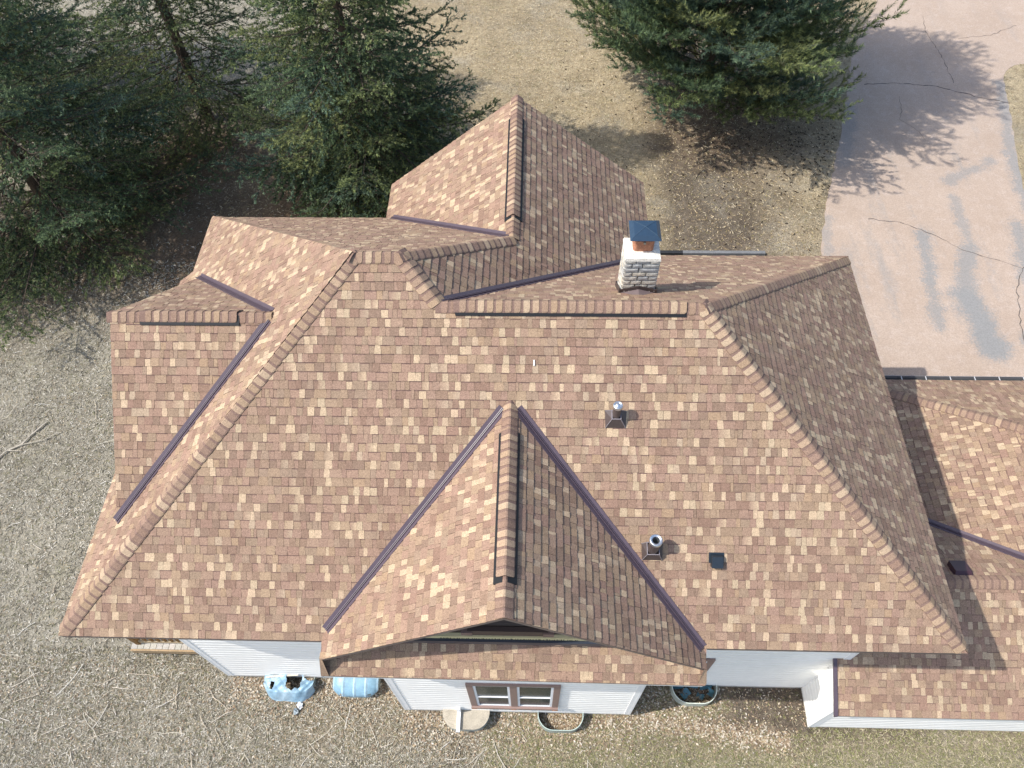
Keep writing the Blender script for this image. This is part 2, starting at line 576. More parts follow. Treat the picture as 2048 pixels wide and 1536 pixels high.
# garage and the link roof
SL = 0.6
ZL, YL, YLE = -2.04, 1.94, -0.33
SGW, SGN = 0.45, 0.63
ZGE = -3.42
XGW = 16.63 + (ZGE + 2.98) / SGW
YGN = 7.65
XGR = XGW + (ZL - ZGE) / SGW                         # ridge of the garage's north wing
ZGR = ZL
YGA = YGN - (ZGR - ZGE) / SGN
zl = lambda y: ZL - SL * abs(y - YL)
XVT = XGW + (ZL - ZGE) / SGW               # where the link ridge meets the west face
YVB = YL + (ZL - ZGE) / SL                 # the valley at garage eave level
pLS = add_plane('LS', 'S', ZL, YL, SL, [[(13.80, YLE), (24.0, YLE), (24.0, YL), (13.80, YL)]], None, 'garage')
pLN = add_plane('LN', 'N', ZL, YL, SL, [[(13.9, YL), (XVT, YL), (XGW, YVB), (13.9, YVB)]], None, 'garage')
pGW = add_plane('GW', 'W', ZGE, XGW, SGW, [[(XGW, YGN), (XGW, YVB), (XGR, YL), (XGR, YGA)]], None, 'garage')
pGN = add_plane('GN', 'N', ZGE, YGN, SGN, [[(XGW, YGN), (XGR, YGA), (2 * XGR - XGW, YGN)]], None, 'garage')
pGE = add_plane('GE', 'E', ZGR, XGR, SGW, [[(XGR, YGA), (XGR, YL), (2 * XGR - XGW, YL), (2 * XGR - XGW, YGN)]], None, 'garage')


def ccw(poly):
    a = sum(p[0] * q[1] - q[0] * p[1] for p, q in zip(poly, poly[1:] + poly[:1]))
    return poly if a > 0 else poly[::-1]


def P3(pl, x, y, h=0.0):
    return Vector((x, y, H + pl['fz'](x, y))) + pl['N'] * h


# ------------------------------------------------------------------ the house and the garage
house = thing('house', 'brown shingled house with many hips and gables and white siding', 'house', (7.5, 4.5, 0))
garage = thing('garage', 'attached garage with lower brown shingled roof at the edge of the drive', 'garage', (18, 3, 0))
ORG = {'house': Vector((7.5, 4.5, 0)), 'garage': Vector((18, 3, 0))}
BLD = {'house': house, 'garage': garage}


def child(mb, name, mat, par, bld='house', smooth=False):
    """children hang under an unrotated Empty, so shift the world coordinates by its place"""
    o = mb.build(name, mat, par, smooth)
    if par is BLD[bld]:
        o.location = -ORG[bld]
    return o


BROWN = srgb(118, 96, 84)
PURPLE = (0.092, 0.068, 0.086)
NAVY = (0.020, 0.030, 0.045)
WHITE = (0.90, 0.885, 0.84)

roof_obj = {}
for bld in ('house', 'garage'):
    m = MB()
    for pl in PLANES:
        if pl['bld'] != bld: continue
        for poly in pl['polys']:
            poly = ccw(poly)
            top = [P3(pl, x, y, -0.004) for x, y in poly]
            bot = [p - Vector((0, 0, 0.07)) for p in top]
            m.poly(top, BROWN)
            m.poly(bot[::-1], (0.45, 0.42, 0.38))
            for i in range(len(top)):
                j = (i + 1) % len(top)
                m.poly([bot[i], bot[j], top[j], top[i]], (0.16, 0.125, 0.11))
    roof_obj[bld] = child(m, 'roof', MAT['paint'], BLD[bld], bld)

# shingle colours (real granule colours, linear)
def jit(c, a):
    k = 1 + random.uniform(-a, a)
    return tuple(max(0, x * k * (1 + random.uniform(-0.025, 0.025))) for x in c)


BASE = [(0.278, 0.190, 0.133)] * 4 + [(0.290, 0.202, 0.143)] * 3 + [(0.272, 0.181, 0.135)] * 3
DARK = [(0.240, 0.158, 0.116), (0.248, 0.166, 0.122), (0.230, 0.152, 0.114)]
LIGHT = [(0.440, 0.335, 0.226), (0.420, 0.314, 0.214), (0.395, 0.295, 0.202)]
GOLD = [(0.314, 0.220, 0.144), (0.324, 0.230, 0.152)]
PAL = []
for src, n in ((BASE, 12), (DARK, 6), (LIGHT, 6), (GOLD, 4)):
    PAL.append([jit(random.choice(src), 0.06) for _ in range(n)])
WID = [0.050, 0.072, 0.095, 0.118, 0.150, 0.195]
EXP = 0.1429
OVL = 0.03


def clip(poly, a, b):
    """keep the part of poly left of the line a->b (2-D)"""
    out = []
    n = len(poly)
    ex, ey = b[0] - a[0], b[1] - a[1]
    side = lambda p: ex * (p[1] - a[1]) - ey * (p[0] - a[0])
    for i in range(n):
        p, q = poly[i], poly[(i + 1) % n]
        sp, sq = side(p), side(q)
        if sp >= 0: out.append(p)
        if (sp >= 0) != (sq >= 0):
            t = sp / (sp - sq)
            out.append((p[0] + (q[0] - p[0]) * t, p[1] + (q[1] - p[1]) * t))
    return out


BAND = (0.175, 0.112, 0.094)


def shingle_geo(mb, uv, v0, th, col, kind, T, colr=None, u0=0, u1=1):
    """uv: clipped outline in plane coordinates; T turns (u, v, h) into a point"""
    L = EXP + OVL
    hgt = lambda v: max(0.0015, th * (1 - (v - v0) / L) + 0.0015)

    def cc(u):
        if colr is None: return col
        t = min(1, max(0, (u - u0) / max(1e-6, u1 - u0)))
        t = t * t * (3 - 2 * t)
        return tuple(a + (b2 - a) * t for a, b2 in zip(col, colr))
    vb = v0 + EXP * (0.865 if kind == 1 else 9)
    lower = clip(uv, (0, vb), (-1, vb))
    upper = clip(uv, (0, vb), (1, vb))
    if len(lower) >= 3:
        mb.poly([T(u, v, hgt(v)) for u, v in lower], [cc(u) for u, v in lower])
    if kind == 1 and len(upper) >= 3:
        mb.poly([T(u, v, hgt(v)) for u, v in upper], BAND)
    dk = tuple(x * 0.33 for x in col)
    n = len(uv)
    for i in range(n):
        (ua, va), (ub, vb2) = uv[i], uv[(i + 1) % n]
        if va > v0 + EXP and vb2 > v0 + EXP: continue
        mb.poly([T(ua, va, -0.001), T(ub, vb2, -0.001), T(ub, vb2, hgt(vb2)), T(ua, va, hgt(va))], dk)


def poly_area(c):
    return abs(sum(p[0] * q[1] - q[0] * p[1] for p, q in zip(c, c[1:] + c[:1]))) / 2


def tab_quad(u, v0, w, trap, kind):
    if kind == 1:
        return [(u + .0015, v0), (u + w - .0015, v0), (u + w - .0015, v0 + EXP + OVL), (u + .0015, v0 + EXP + OVL)]
    g = 0.0022
    return [(u - trap + g, v0), (u + w + trap - g, v0), (u + w - trap * 0.5 - g, v0 + EXP + OVL), (u + trap * 0.5 + g, v0 + EXP + OVL)]


SHARED = {}
picked = {'house': [], 'garage': []}
rest = {'house': MB(), 'garage': MB()}
CMi = CM.transposed()


def project(p):
    q = CMi @ (Vector(p) - CAM)
    if q.z >= 0: return None
    return 1024 + 1520.1 * q.x / -q.z, 768 - 1520.1 * q.y / -q.z


CAND = []
for pl in PLANES:
    U, V, N = pl['U'], pl['V'], pl['N']
    allp = [P3(pl, x, y) for poly in pl['polys'] for x, y in poly]
    O = min(allp, key=lambda p: p.dot(V))
    O = Vector((O.x, O.y, O.z))
    if pl['kind'] == 'S' and pl['name'] == 'S':
        O = P3(pl, 0, 0)
    uvpolys = []
    for poly in pl['polys']:
        q = [((P3(pl, x, y) - O).dot(U), (P3(pl, x, y) - O).dot(V)) for x, y in poly]
        uvpolys.append(ccw(q))
    umin = min(p[0] for q in uvpolys for p in q)
    umax = max(p[0] for q in uvpolys for p in q)
    vmin = min(p[1] for q in uvpolys for p in q)
    vmax = max(p[1] for q in uvpolys for p in q)
    T = (lambda O, U, V, N: (lambda u, v, h: O + U * u + V * v + N * h))(O, U, V, N)
    r0 = int(math.floor(vmin / EXP))
    prev_kind = 0
    for r in range(r0, int(math.ceil(vmax / EXP)) + 1):
        v0 = r * EXP
        u = umin - random.uniform(0, 0.3)
        while u < umax:
            wi = random.choices(range(6), (1, 3, 5, 5, 4, 3))[0]
            w = WID[wi]
            kind = 0 if prev_kind == 1 and random.random() < 0.75 else (1 if random.random() < 0.45 else 0)
            prev_kind = kind
            x = random.random()
            fam = 2 if x < 0.15 else (1 if x < 0.35 else (3 if x < 0.45 else 0))
            if fam == 2:
                wi = min(wi, 2 if random.random() < .7 else 3); w = WID[wi]
                kind = 0 if random.random() < 0.85 else 1
            ci = random.randrange(len(PAL[fam]))
            trap = 0.0
            if kind == 0 and w > 0.08:
                trap = random.choice((0.0, 0.006, 0.011))
            th = 0.016 if kind == 0 else 0.010
            quad = tab_quad(u, v0, w, trap, kind)
            grad = None
            if fam in (0, 3) and random.random() < 0.10 and w > 0.1:
                grad = random.choice(PAL[2])
            for q in uvpolys:
                c = quad
                for i in range(len(q)):
                    c = clip(c, q[i], q[(i + 1) % len(q)])
                    if len(c) < 3: break
                if len(c) < 3: continue
                area = abs(sum(p[0] * s2[1] - s2[0] * p[1] for p, s2 in zip(c, c[1:] + c[:1]))) / 2
                if area < 2e-5: continue
                full = abs(area - poly_area(quad)) < 1e-5
                ctr = T(u + w / 2, v0 + EXP / 2, 0)
                ok = full and grad is None and N.dot(CAM - ctr) > 0 and not (pl['hidden'] and pl['hidden'](ctr.x, ctr.y))
                if ok:
                    a2 = [project(T(p[0], p[1], 0)) for p in ((u, v0), (u + w, v0), (u + w, v0 + EXP), (u, v0 + EXP))]
                    if all(a2) and all(4 < p[0] < 2044 and 4 < p[1] < 1532 for p in a2):
                        pa = abs(sum(p[0] * s2[1] - s2[0] * p[1] for p, s2 in zip(a2, a2[1:] + a2[:1]))) / 2
                        CAND.append((pa, pl['bld'], len(CAND), (wi, kind, fam, ci, trap, th), (O + U * u + V * v0, U, V, N), None))
                        continue
                shingle_geo(rest[pl['bld']], c, v0, th, PAL[fam][ci], kind, T, grad, u, u + w)
            u += w
CAND.sort(key=lambda t: (-t[0], t[2]))
count = {'house': 0, 'garage': 0}
I3 = lambda u, v, h: Vector((u, v, h))
for pa, bld, _, (wi, kind, fam, ci, trap, th), (Pw, U, V, N), _n in CAND:
    w = WID[wi]
    quad = tab_quad(0, 0, w, trap, kind)
    if count[bld] < 300:
        count[bld] += 1
        key = (wi, kind, fam, ci, trap)
        if key not in SHARED:
            m = MB()
            shingle_geo(m, quad, 0, th, PAL[fam][ci], kind, I3)
            SHARED[key] = m.mesh('shingle', MAT['shingle'])
        M4 = Matrix(((U.x, V.x, N.x, Pw.x), (U.y, V.y, N.y, Pw.y), (U.z, V.z, N.z, Pw.z), (0, 0, 0, 1)))
        link('shingle', SHARED[key], roof_obj[bld], M4)
    else:
        T = (lambda O, U, V, N: (lambda u, v, h: O + U * u + V * v + N * h))(Pw, U, V, N)
        shingle_geo(rest[bld], quad, 0, th, PAL[fam][ci], kind, T)
for bld in rest:
    tag(rest[bld].build('shingle_courses', MAT['shingle'], roof_obj[bld]), kind='stuff')

# ------------------------------------------------------------------ ridge and hip caps
CAPN = {'house': 0, 'garage': 0}
cap_rest = {'house': MB(), 'garage': MB()}
CAPCOL = [BASE[0], BASE[5], DARK[0], BASE[8], LIGHT[2], GOLD[0], DARK[1], BASE[0], GOLD[1], BASE[6], (0.37, 0.265, 0.18)]
CSTRIPE = (0.200, 0.132, 0.105)


def cap_profile(tL, tR, nL, nR, wd=0.165):
    up = (nL + nR).normalized()
    return [tL * wd + nL * 0.004, tL * wd * 0.86 + nL * 0.012, tL * wd * 0.48 + nL * 0.015, tL * 0.018 + up * 0.019, tR * 0.018 + up * 0.019,
            tR * wd * 0.48 + nR * 0.015, tR * wd * 0.86 + nR * 0.012, tR * wd + nR * 0.004]


def cap_mesh(mb, prof, up, a, col, O=Vector((0, 0, 0))):
    L, e = 0.20, 0.143
    starts = [0.028, 0.006, 0, 0, 0, 0, 0.006, 0.028]
    xs = [0.0, e * 0.70, e * 0.71, L]
    rows = []
    for k, x in enumerate(xs):
        lift = 0.013 * (1 - x / L) + 0.002
        rows.append([O + p + a * (x + (starts[i] if k == 0 else 0)) + up * lift for i, p in enumerate(prof)])
    cols = [col, col, CSTRIPE]
    n = len(prof)
    for k in range(3):
        for i in range(n - 1):
            mb.poly([rows[k][i], rows[k][i + 1], rows[k + 1][i + 1], rows[k + 1][i]], cols[k])
    dk = tuple(c * 0.6 for c in col)
    for i in range(n - 1):
        lo0, lo1 = rows[0][i] - up * 0.016, rows[0][i + 1] - up * 0.016
        mb.poly([lo0, lo1, rows[0][i + 1], rows[0][i]], dk)
    for i in (0, n - 1):
        for k in range(2):
            q = [rows[k][i], rows[k + 1][i], rows[k + 1][i] - up * 0.012, rows[k][i] - up * 0.016]
            mb.poly(q if i else q[::-1], dk)


vent_mb = MB()


def run_caps(bld, P0, P1, pa, pb, vent=None, wd=0.165):
    """P0 lower or butt end; pa, pb the two planes that meet on the line"""
    P0 = Vector((P0[0], P0[1], P0[2] + H)); P1 = Vector((P1[0], P1[1], P1[2] + H))
    a = (P1 - P0).normalized()
    ts = []
    for pl, other in ((pa, pb), (pb, pa)):
        t = pl['N'].cross(a).normalized()
        # the way into this plane is the side that is below the other plane's extension
        if t.dot(other['N']) > 0: t = -t
        ts.append(t)
    if ts[0].cross(ts[1]).dot(a) > 0:
        pass
    nL, nR = pa['N'], pb['N']
    tL, tR = ts
    # order the profile so that faces point outward
    if (tR - tL).cross(a).dot(nL + nR) < 0:
        tL, tR, nL, nR = tR, tL, nR, nL
    prof = cap_profile(tL, tR, nL, nR, wd)
    up = (nL + nR).normalized()
    L = (P1 - P0).length
    n = max(1, int(round(L / 0.143)))
    step = L / n
    meshes = {}
    for i in range(n):
        d = i * step
        col = random.choice(CAPCOL)
        lift = 0.0
        if vent and vent[0] <= d + 0.05 <= vent[1]:
            lift = 0.024
        O = P0 + a * d + up * (0.008 + lift)
        if CAPN[bld] < 300:
            CAPN[bld] += 1
            if col not in meshes:
                m = MB()
                cap_mesh(m, prof, up, a, col)
                meshes[col] = m.mesh('ridge_cap', MAT['shingle'])
            link('ridge_cap', meshes[col], roof_obj[bld], Matrix.Translation(O))
        else:
            cap_mesh(cap_rest[bld], prof, up, a, col, O)
    if vent:
        A = P0 + a * (vent[0] - 0.03); B = P0 + a * (vent[1] + 0.10)
        m = MB()
        BL = (0.012, 0.013, 0.015)
        for t, nn in ((tL, nL), (tR, nR)):
            p = [A + t * 0.02 + nn * 0.004, A + t * 0.186 + nn * 0.004, B + t * 0.186 + nn * 0.004, B + t * 0.02 + nn * 0.004]
            q = [x + nn * 0.030 for x in p]
            m.hexa(p + q, BL)
            nb = int((B - A).length / 0.025)
            for k in range(nb):
                c0 = A + a * (k * 0.025 + 0.006) + t * 0.188 + nn * 0.008
                m.bar(c0, c0 + nn * 0.020, 0.006, 0.008, (0.05, 0.055, 0.06), a)
        m.build('ridge_vent', MAT['paint'], roof_obj[bld])


z = lambda pl, x, y: pl['fz'](x, y)
R1A, R1B = (XA, YR1, Z1), (XB, YR1, Z1)
R2A, R2B = (XV, YR2, Z2), (XE - YR2, YR2, Z2)
run_caps('house', (0.06, 0.06, 0.05), R1A, pS, pW1)
run_caps('house', (XE - 0.06, 0.06, 0.05), R2B, pS, pE2)
run_caps('house', R2A, R1B, pS, pE1)
L2 = R2B[0] - R2A[0]
run_caps('house', R2B, R2A, pS, pN2, (0.32, L2 - 0.36))
run_caps('house', R1B, R1A, pS, pN1)
run_caps('house', (XN, YSG and YQ, Z3), (XB, YR1, Z1), pN1, pE1)
run_caps('house', (XN, YQ, Z3), (XN, YG, Z3), pW2, pE1, (0.55, 3.45))
run_caps('house', (XS, YSG, ZS), (XS, hs - 0.02, ZS), pSW, pSE, (0.52, 2.80))
run_caps('house', (hw - 0.05, YW, ZW), (XG, YW, ZW), pWS, pWN, (0.58, 2.15))
run_caps('house', (NWX + 0.06, 9.57 - 0.06, Z1 - S_ * (9.57 - YR1) + 0.05), R1A, pW1, pN1)
run_caps('house', (XE - 0.05, YN2 - 0.05, z(pE2, XE - 0.05, 0)), R2B, pN2, pE2)
run_caps('garage', (XGW + 0.05, YGN - 0.05, z(pGN, 0, YGN - 0.05)), (XGR, YGA, ZGR), pGW, pGN)
run_caps('garage', (24.0, YL, ZL), (14.1, YL, ZL), pLS, pLN)
run_caps('garage', (XGR, YL, ZGR), (XGR, YGA, ZGR), pGW, pGE)
for bld in cap_rest:
    if cap_rest[bld].f:
        tag(cap_rest[bld].build('ridge_cap_run', MAT['shingle'], roof_obj[bld]), kind='stuff')
# folded corner shingles at the lower corners of the dormer eaves
for sx, xe_d, dd, xp in ((-1, XS - 3.03, 3.03, 4.395), (1, XS + 3.17, 3.17, 10.69)):
    zt = ZS - S_ * dd
    V3 = lambda x, y, zz: Vector((x, y, H + zz))
    zp = lambda y: S_ * y
    P1 = V3(xe_d + sx * .004, -0.12, zt + .018)
    P2 = V3(xe_d + sx * .004, -0.335, zt + .018)
    P2b = V3(xe_d - sx * .20, -0.338, zt + .018 + .2 * S_)
    P3_ = V3(xp + sx * .004, -0.475, zp(-0.475) + .022)
    P3a = V3(xp + sx * .002, -0.36, zp(-0.36) + .03)
    P4 = V3(xp - sx * .24, -0.474, zp(-0.474) + .022)
    P5 = V3(xp - sx * .36, -0.36, zp(-0.36) + .022)
    c1, c2, c3 = jit(BASE[0], .05), jit(DARK[1], .04), jit(BASE[4], .05)
    P2c = V3(xe_d - sx * .05, -0.339, zt + .018 + .05 * S_)
    P4b = V3(xp - sx * .13, -0.474, zp(-0.474) + .020)
    for nm, fcs in (('corner_shingle', (((P1, P2, P3a), c1), ((P2, P3_, P3a), c1))),
                    ('corner_shingle', (((P2, P2c, P4b), c3), ((P2, P4b, P3_), c3)))):
        m = MB()
        for q, cc_ in fcs:
            q = list(q)
            nrm = (q[1] - q[0]).cross(q[2] - q[0])
            if nrm.dot(Vector((sx * .5, -.5, .7))) < 0: q = q[::-1]
            m.poly(q, cc_)
            m.poly([p - Vector((0, 0, .012)) for p in q][::-1], cc_)
        m.build(nm, MAT['shingle'], roof_obj['house'])
    m = MB()
    m.poly([P1, P3a, P3_, V3(xp, -0.47, -0.52), V3(xe_d, 0.0, -0.52), V3(xe_d, 0.0, zt)], WHITE)
    m.build('eave_return', MAT['paint'], roof_obj['house'])

# ------------------------------------------------------------------ valley flashing
def valley(bld, P0, P1, pa, pb, w=0.100):
    P0 = Vector((P0[0], P0[1], P0[2] + H)); P1 = Vector((P1[0], P1[1], P1[2] + H))
    a = (P1 - P0).normalized()
    m = MB()
    ts = []
    for pl, other in ((pa, pb), (pb, pa)):
        t = pl['N'].cross(a).normalized()
        if t.dot(other['N']) < 0: t = -t
        ts.append((t, pl['N']))
    for (t, nn) in ts:
        p = [P0 + nn * 0.006, P0 + t * w + nn * 0.008, P1 + t * w + nn * 0.008, P1 + nn * 0.006]
        q = [x + nn * 0.013 for x in p]
        m.hexa(p + q, PURPLE)
    up = (ts[0][1] + ts[1][1]).normalized()
    for s in (-1, 1):
        d = ts[0][0] if s < 0 else ts[1][0]
        m.bar(P0 + d * 0.014 + up * 0.03, P1 + d * 0.014 + up * 0.03, 0.012, 0.03, PURPLE, up)
    m.build('valley_flashing', MAT['metal'], roof_obj[bld])


valley('house', (XS - 2.98, hs - 2.98, ZS - S_ * 2.98), (XS - 0.10, hs - 0.10, ZS - S_ * 0.1), pS, pSW)
valley('house', (XS + 3.12, hs - 3.12, ZS - S_ * 3.12), (XS + 0.10, hs - 0.10, ZS - S_ * 0.1), pS, pSE)
valley('house', (XG + 0.02, YW - (hw - XG) + 0.02, (XG + .02) * S_ + .006), (hw - 0.08, YW - 0.08, S_ * (hw - 0.08)), pW1, pWS)
valley('house', (XG + 0.02, YW + (hw - XG) - 0.02, (XG + .02) * S_ + .006), (hw - 0.08, YW + 0.08, S_ * (hw - 0.08)), pW1, pWN)
valley('house', (XV + 4.1, YR2 + 4.1, Z2 - S_ * 4.1), (XV + 0.03, YR2 + 0.03, Z2 - S_ * 0.03), pE1, pN2)
valley('house', (XN - (9.5 - YQ), 9.5, z(pN1, 0, 9.5)), (XN - 0.06, YQ + 0.06, Z3 - S_ * 0.06), pN1, pW2)
valley('garage', (XGW + 0.05, YVB - 0.04, ZGE + SGW * 0.05), (XVT, YL, ZL), pGW, pLN)

# ------------------------------------------------------------------ fascia boards and gutters
def fascia(bld, a, b, drop=0.19, th=0.025, col=WHITE, inward=(0, 0)):
    m = MB()
    a = Vector((a[0], a[1], a[2] + H)); b = Vector((b[0], b[1], b[2] + H))
    i = Vector((inward[0], inward[1], 0))
    lo = Vector((0, 0, -drop)); hi = Vector((0, 0, -0.022))
    m.hexa([a + i * 0.012 + lo, b + i * 0.012 + lo, b + i * (0.012 + th) + lo, a + i * (0.012 + th) + lo,
            a + i * 0.012 + hi, b + i * 0.012 + hi, b + i * (0.012 + th) + hi, a + i * (0.012 + th) + hi], col)
    child(m, 'fascia', MAT['paint'], BLD[bld], bld)


FB = (0.155, 0.118, 0.110)
fascia('house', (0.02, 0, 0), (4.36, 0, 0), inward=(0, 1), col=FB, drop=0.15)
fascia('house', (10.72, 0, 0), (XE - 0.02, 0, 0), inward=(0, 1), col=FB, drop=0.15)
fascia('house', (XE, 0.04, 0), (XE, YN2 - 0.04, 0), inward=(-1, 0), col=FB, drop=0.15)
fascia('house', (XE - 0.04, YN2, z(pN2, 0, YN2)), (XV + 4.3, YN2, z(pN2, 0, YN2)), inward=(0, -1), col=FB, drop=0.15)
fascia('house', (0, 0.04, 0), (0, A_[1], 0), inward=(1, 0), col=FB, drop=0.15)
fascia('house', (4.42, -0.465, -0.37), (10.66, -0.49, -0.39), inward=(0, 1), col=WHITE, drop=0.15)
fascia('house', (NWX, 9.57, z(pN1, 0, 9.57)), (XN - 3.06, 9.57, z(pN1, 0, 9.57)), inward=(0, -1), col=FB, drop=0.15)
# rakes of the gables
fascia('house', (XS - 3.01, YSG, ZS - S_ * 3.01), (XS, YSG, ZS), inward=(0, 1), col=FB, drop=0.10)
fascia('house', (XS + 3.14, YSG, ZS - S_ * 3.14), (XS, YSG, ZS), inward=(0, 1), col=FB, drop=0.10)
fascia('garage', (13.80, YLE, zl(YLE)), (24, YLE, zl(YLE)), inward=(0, 1), col=WHITE, drop=0.15)
fascia('garage', (13.80, YLE, zl(YLE)), (13.80, 0.60, zl(0.60)), inward=(1, 0), col=PURPLE, drop=0.15)
mk = MB()
mk.hexa([Vector(p) + Vector((0, 0, H)) for p in ((13.76, YLE - .02, zl(YLE) - .02), (13.83, YLE - .02, zl(YLE) - .02), (13.83, 0.61, zl(.61) - .02), (13.76, 0.61, zl(.61) - .02),
                                                   (13.76, YLE - .02, zl(YLE) + .035), (13.83, YLE - .02, zl(YLE) + .035), (13.83, 0.61, zl(.61) + .035), (13.76, 0.61, zl(.61) + .035))], PURPLE)
child(mk, 'rake_edge', MAT['metal'], garage, 'garage')


def gutter(bld, x0, x1, y, zt, out):
    m = MB()
    yo = y + out * 0.150
    y0, y1 = min(y, yo), max(y, yo)
    zt += H
    dk = (0.045, 0.05, 0.055)
    m.box(x0, y0, zt - 0.115, x1, y1, zt - 0.105, dk)
    m.box(x0, yo - 0.004 - 0.012, zt - 0.105, x1, yo + 0.004 - 0.012, zt, (0.30, 0.29, 0.29))
    m.box(x0, y + out * 0.004 - 0.003, zt - 0.105, x1, y + out * 0.004 + 0.003, zt - 0.01, dk)
    for k in range(int((x1 - x0) / 0.61) + 1):
        xx = x0 + 0.3 + k * 0.61
        if xx < x1: m.box(xx - 0.012, y0 + 0.012, zt - 0.014, xx + 0.012, y1 - 0.012, zt - 0.008, (0.5, 0.5, 0.5))
    child(m, 'gutter', MAT['metal'], BLD[bld], bld)


gutter('garage', XGW, 2 * XGR - XGW, YGN + 0.012, ZGE - 0.02, 1)

# ------------------------------------------------------------------ walls of lap siding
def siding(m, a, b, z0, z1f, out, course=0.178, col=WHITE):
    """a, b plan ends; z1f gives the top height along the wall (0..1); out: outward plan normal"""
    a = Vector((a[0], a[1], 0)); b = Vector((b[0], b[1], 0))
    o = Vector((out[0], out[1], 0))
    N = 24 if callable(z1f) else 1
    zmax = max(z1f(k / N) for k in range(N + 1)) if callable(z1f) else z1f
    k = 0
    zc = z0
    while zc < zmax - 1e-4:
        zt = zc + course
        for i in range(N):
            t0, t1 = i / N, (i + 1) / N
            za, zb = (z1f(t0), z1f(t1)) if callable(z1f) else (z1f, z1f)
            if za <= zc and zb <= zc: continue
            A0 = a.lerp(b, t0); A1 = a.lerp(b, t1)
            ta, tb = min(zt, max(zc, za)), min(zt, max(zc, zb))
            fa, fb = (ta - zc) / course, (tb - zc) / course
            def rowp(fr, oo):
                zz = zc + course * fr
                return A0 + o * oo + Vector((0, 0, min(zz, max(zc, za)))), A1 + o * oo + Vector((0, 0, min(zz, max(zc, zb))))
            r0_, r1_, r2_ = rowp(0, .036), rowp(.58, .034), rowp(1, .002)
            m.poly([r0_[0], r0_[1], r1_[1], r1_[0]], col)
            m.poly([r1_[0], r1_[1], r2_[1], r2_[0]], col)
            m.poly([A0 + o * 0.002 + Vector((0, 0, zc)), A1 + o * 0.002 + Vector((0, 0, zc)), r0_[1], r0_[0]], col)
        zc = zt
        k += 1


def wall(bld, a, b, z0, z1, out, thick=0.12):
    m = MB()
    A = Vector((a[0], a[1], 0)); B = Vector((b[0], b[1], 0)); o = Vector((out[0], out[1], 0))
    siding(m, a, b, z0, z1, out)
    zt = (lambda t: z1(t)) if callable(z1) else (lambda t: z1)
    q = [A - o * thick, B - o * thick, B, A]
    m.hexa([q[0] + Vector((0, 0, z0)), q[1] + Vector((0, 0, z0)), q[2] + Vector((0, 0, z0)), q[3] + Vector((0, 0, z0)),
            q[0] + Vector((0, 0, zt(0))), q[1] + Vector((0, 0, zt(1))), q[2] + Vector((0, 0, zt(1))), q[3] + Vector((0, 0, zt(0)))], WHITE)
    return child(m, 'wall', MAT['siding'], BLD[bld], bld)


WX0, WX1, WY0 = 1.00, 14.05, 0.64
FND = 0.22
TOP = H + 0.28
w_south = wall('house', (WX0, WY0), (WX1, WY0), FND, TOP, (0, -1))
wall('house', (WX0, 8.6), (WX0, WY0), FND, TOP + 0.2, (-1, 0))
wall('house', (WX1, WY0), (WX1, 8.0), FND, TOP, (1, 0))
wall('house', (WX1, 8.0), (9.8, 8.0), FND, TOP, (0, 1))
wall('house', (9.8, 8.0), (9.8, 10.4), FND, TOP + 0.1, (1, 0))
wall('house', (5.0, 8.9), (WX0, 8.9), FND, TOP + 0.1, (0, 1))
wall('house', (5.0, 10.4), (5.0, 8.9), FND, TOP + 0.1, (-1, 0))
wall('house', (9.8, 10.4), (5.0, 10.4), FND, lambda t: H + Z3 - S_ * abs(9.8 - 4.8 * t - XN) - 0.3, (0, 1))
BX0, BX1, BY = 5.10, 9.98, 0.0
w_bump = wall('house', (BX0, BY), (BX1, BY), FND, H - 0.14, (0, -1))
wall('house', (BX0, WY0 - 0.02), (BX0, BY), FND, H - 0.10, (-1, 0))
wall('house', (BX1, BY), (BX1, WY0 - 0.02), FND, H - 0.10, (1, 0))
# link and garage walls
LX, LYS = 13.93, -0.15
wall('garage', (LX, WY0 - 0.03), (LX, LYS), 0.12, lambda t: H + zl(WY0 + (LYS - WY0) * t) - 0.1, (-1, 0))
wall('garage', (LX, LYS), (23.8, LYS), 0.12, H + zl(LYS) - 0.10, (0, -1))
wall('garage', (21.5, 7.3), (15.9, 7.3), 0.12, H + ZGE - 0.06, (0, 1))
# corner trims
def trim(bld, x, y, z0, z1, sx, sy, w=0.09):
    m = MB()
    xa, xb = sorted((x + sx * 0.042, x - sx * w)); ya, yb = sorted((y + sy * 0.042, y + sy * 0.0))
    m.box(xa, ya, z0, xb, yb, z1, (0.86, 0.86, 0.85))
    xa, xb = sorted((x + sx * 0.045, x + sx * 0.002)); ya, yb = sorted((y + sy * 0.045, y - sy * w))
    m.box(xa, ya, z0, xb, yb, z1, (0.80, 0.80, 0.79))
    child(m, 'corner_trim', MAT['siding'], BLD[bld], bld)


trim('house', WX0, WY0, FND, TOP, -1, -1)
trim('house', WX1, WY0, FND + 2.4, TOP, 1, -1)
trim('house', BX0, BY, FND, H - 0.14, -1, -1)
trim('house', BX1, BY, FND, H - 0.14, 1, -1)
trim('garage', LX, LYS, 0.1, H + zl(LYS) - 0.14, -1, -1, 0.12)
# foundation
m = MB()
for (x0, y0, x1, y1) in ((WX0 - 0.01, WY0 - 0.008, WX1 + 0.008, 7.9), (BX0 - 0.008, BY - 0.008, BX1 + 0.008, 0.66), (5.02, 8.0, 9.78, 10.38), (WX0, 7.8, 5.0, 8.88)):
    m.box(x0, y0, -0.1, x1, y1, FND + 0.002, (0.42, 0.39, 0.34))
child(m, 'foundation', MAT['stone'], house)
m = MB()
m.box(LX - 0.008, LYS - 0.008, -0.1, 23.7, 6.0, 0.122, (0.50, 0.47, 0.42))
child(m, 'foundation', MAT['stone'], garage, 'garage')
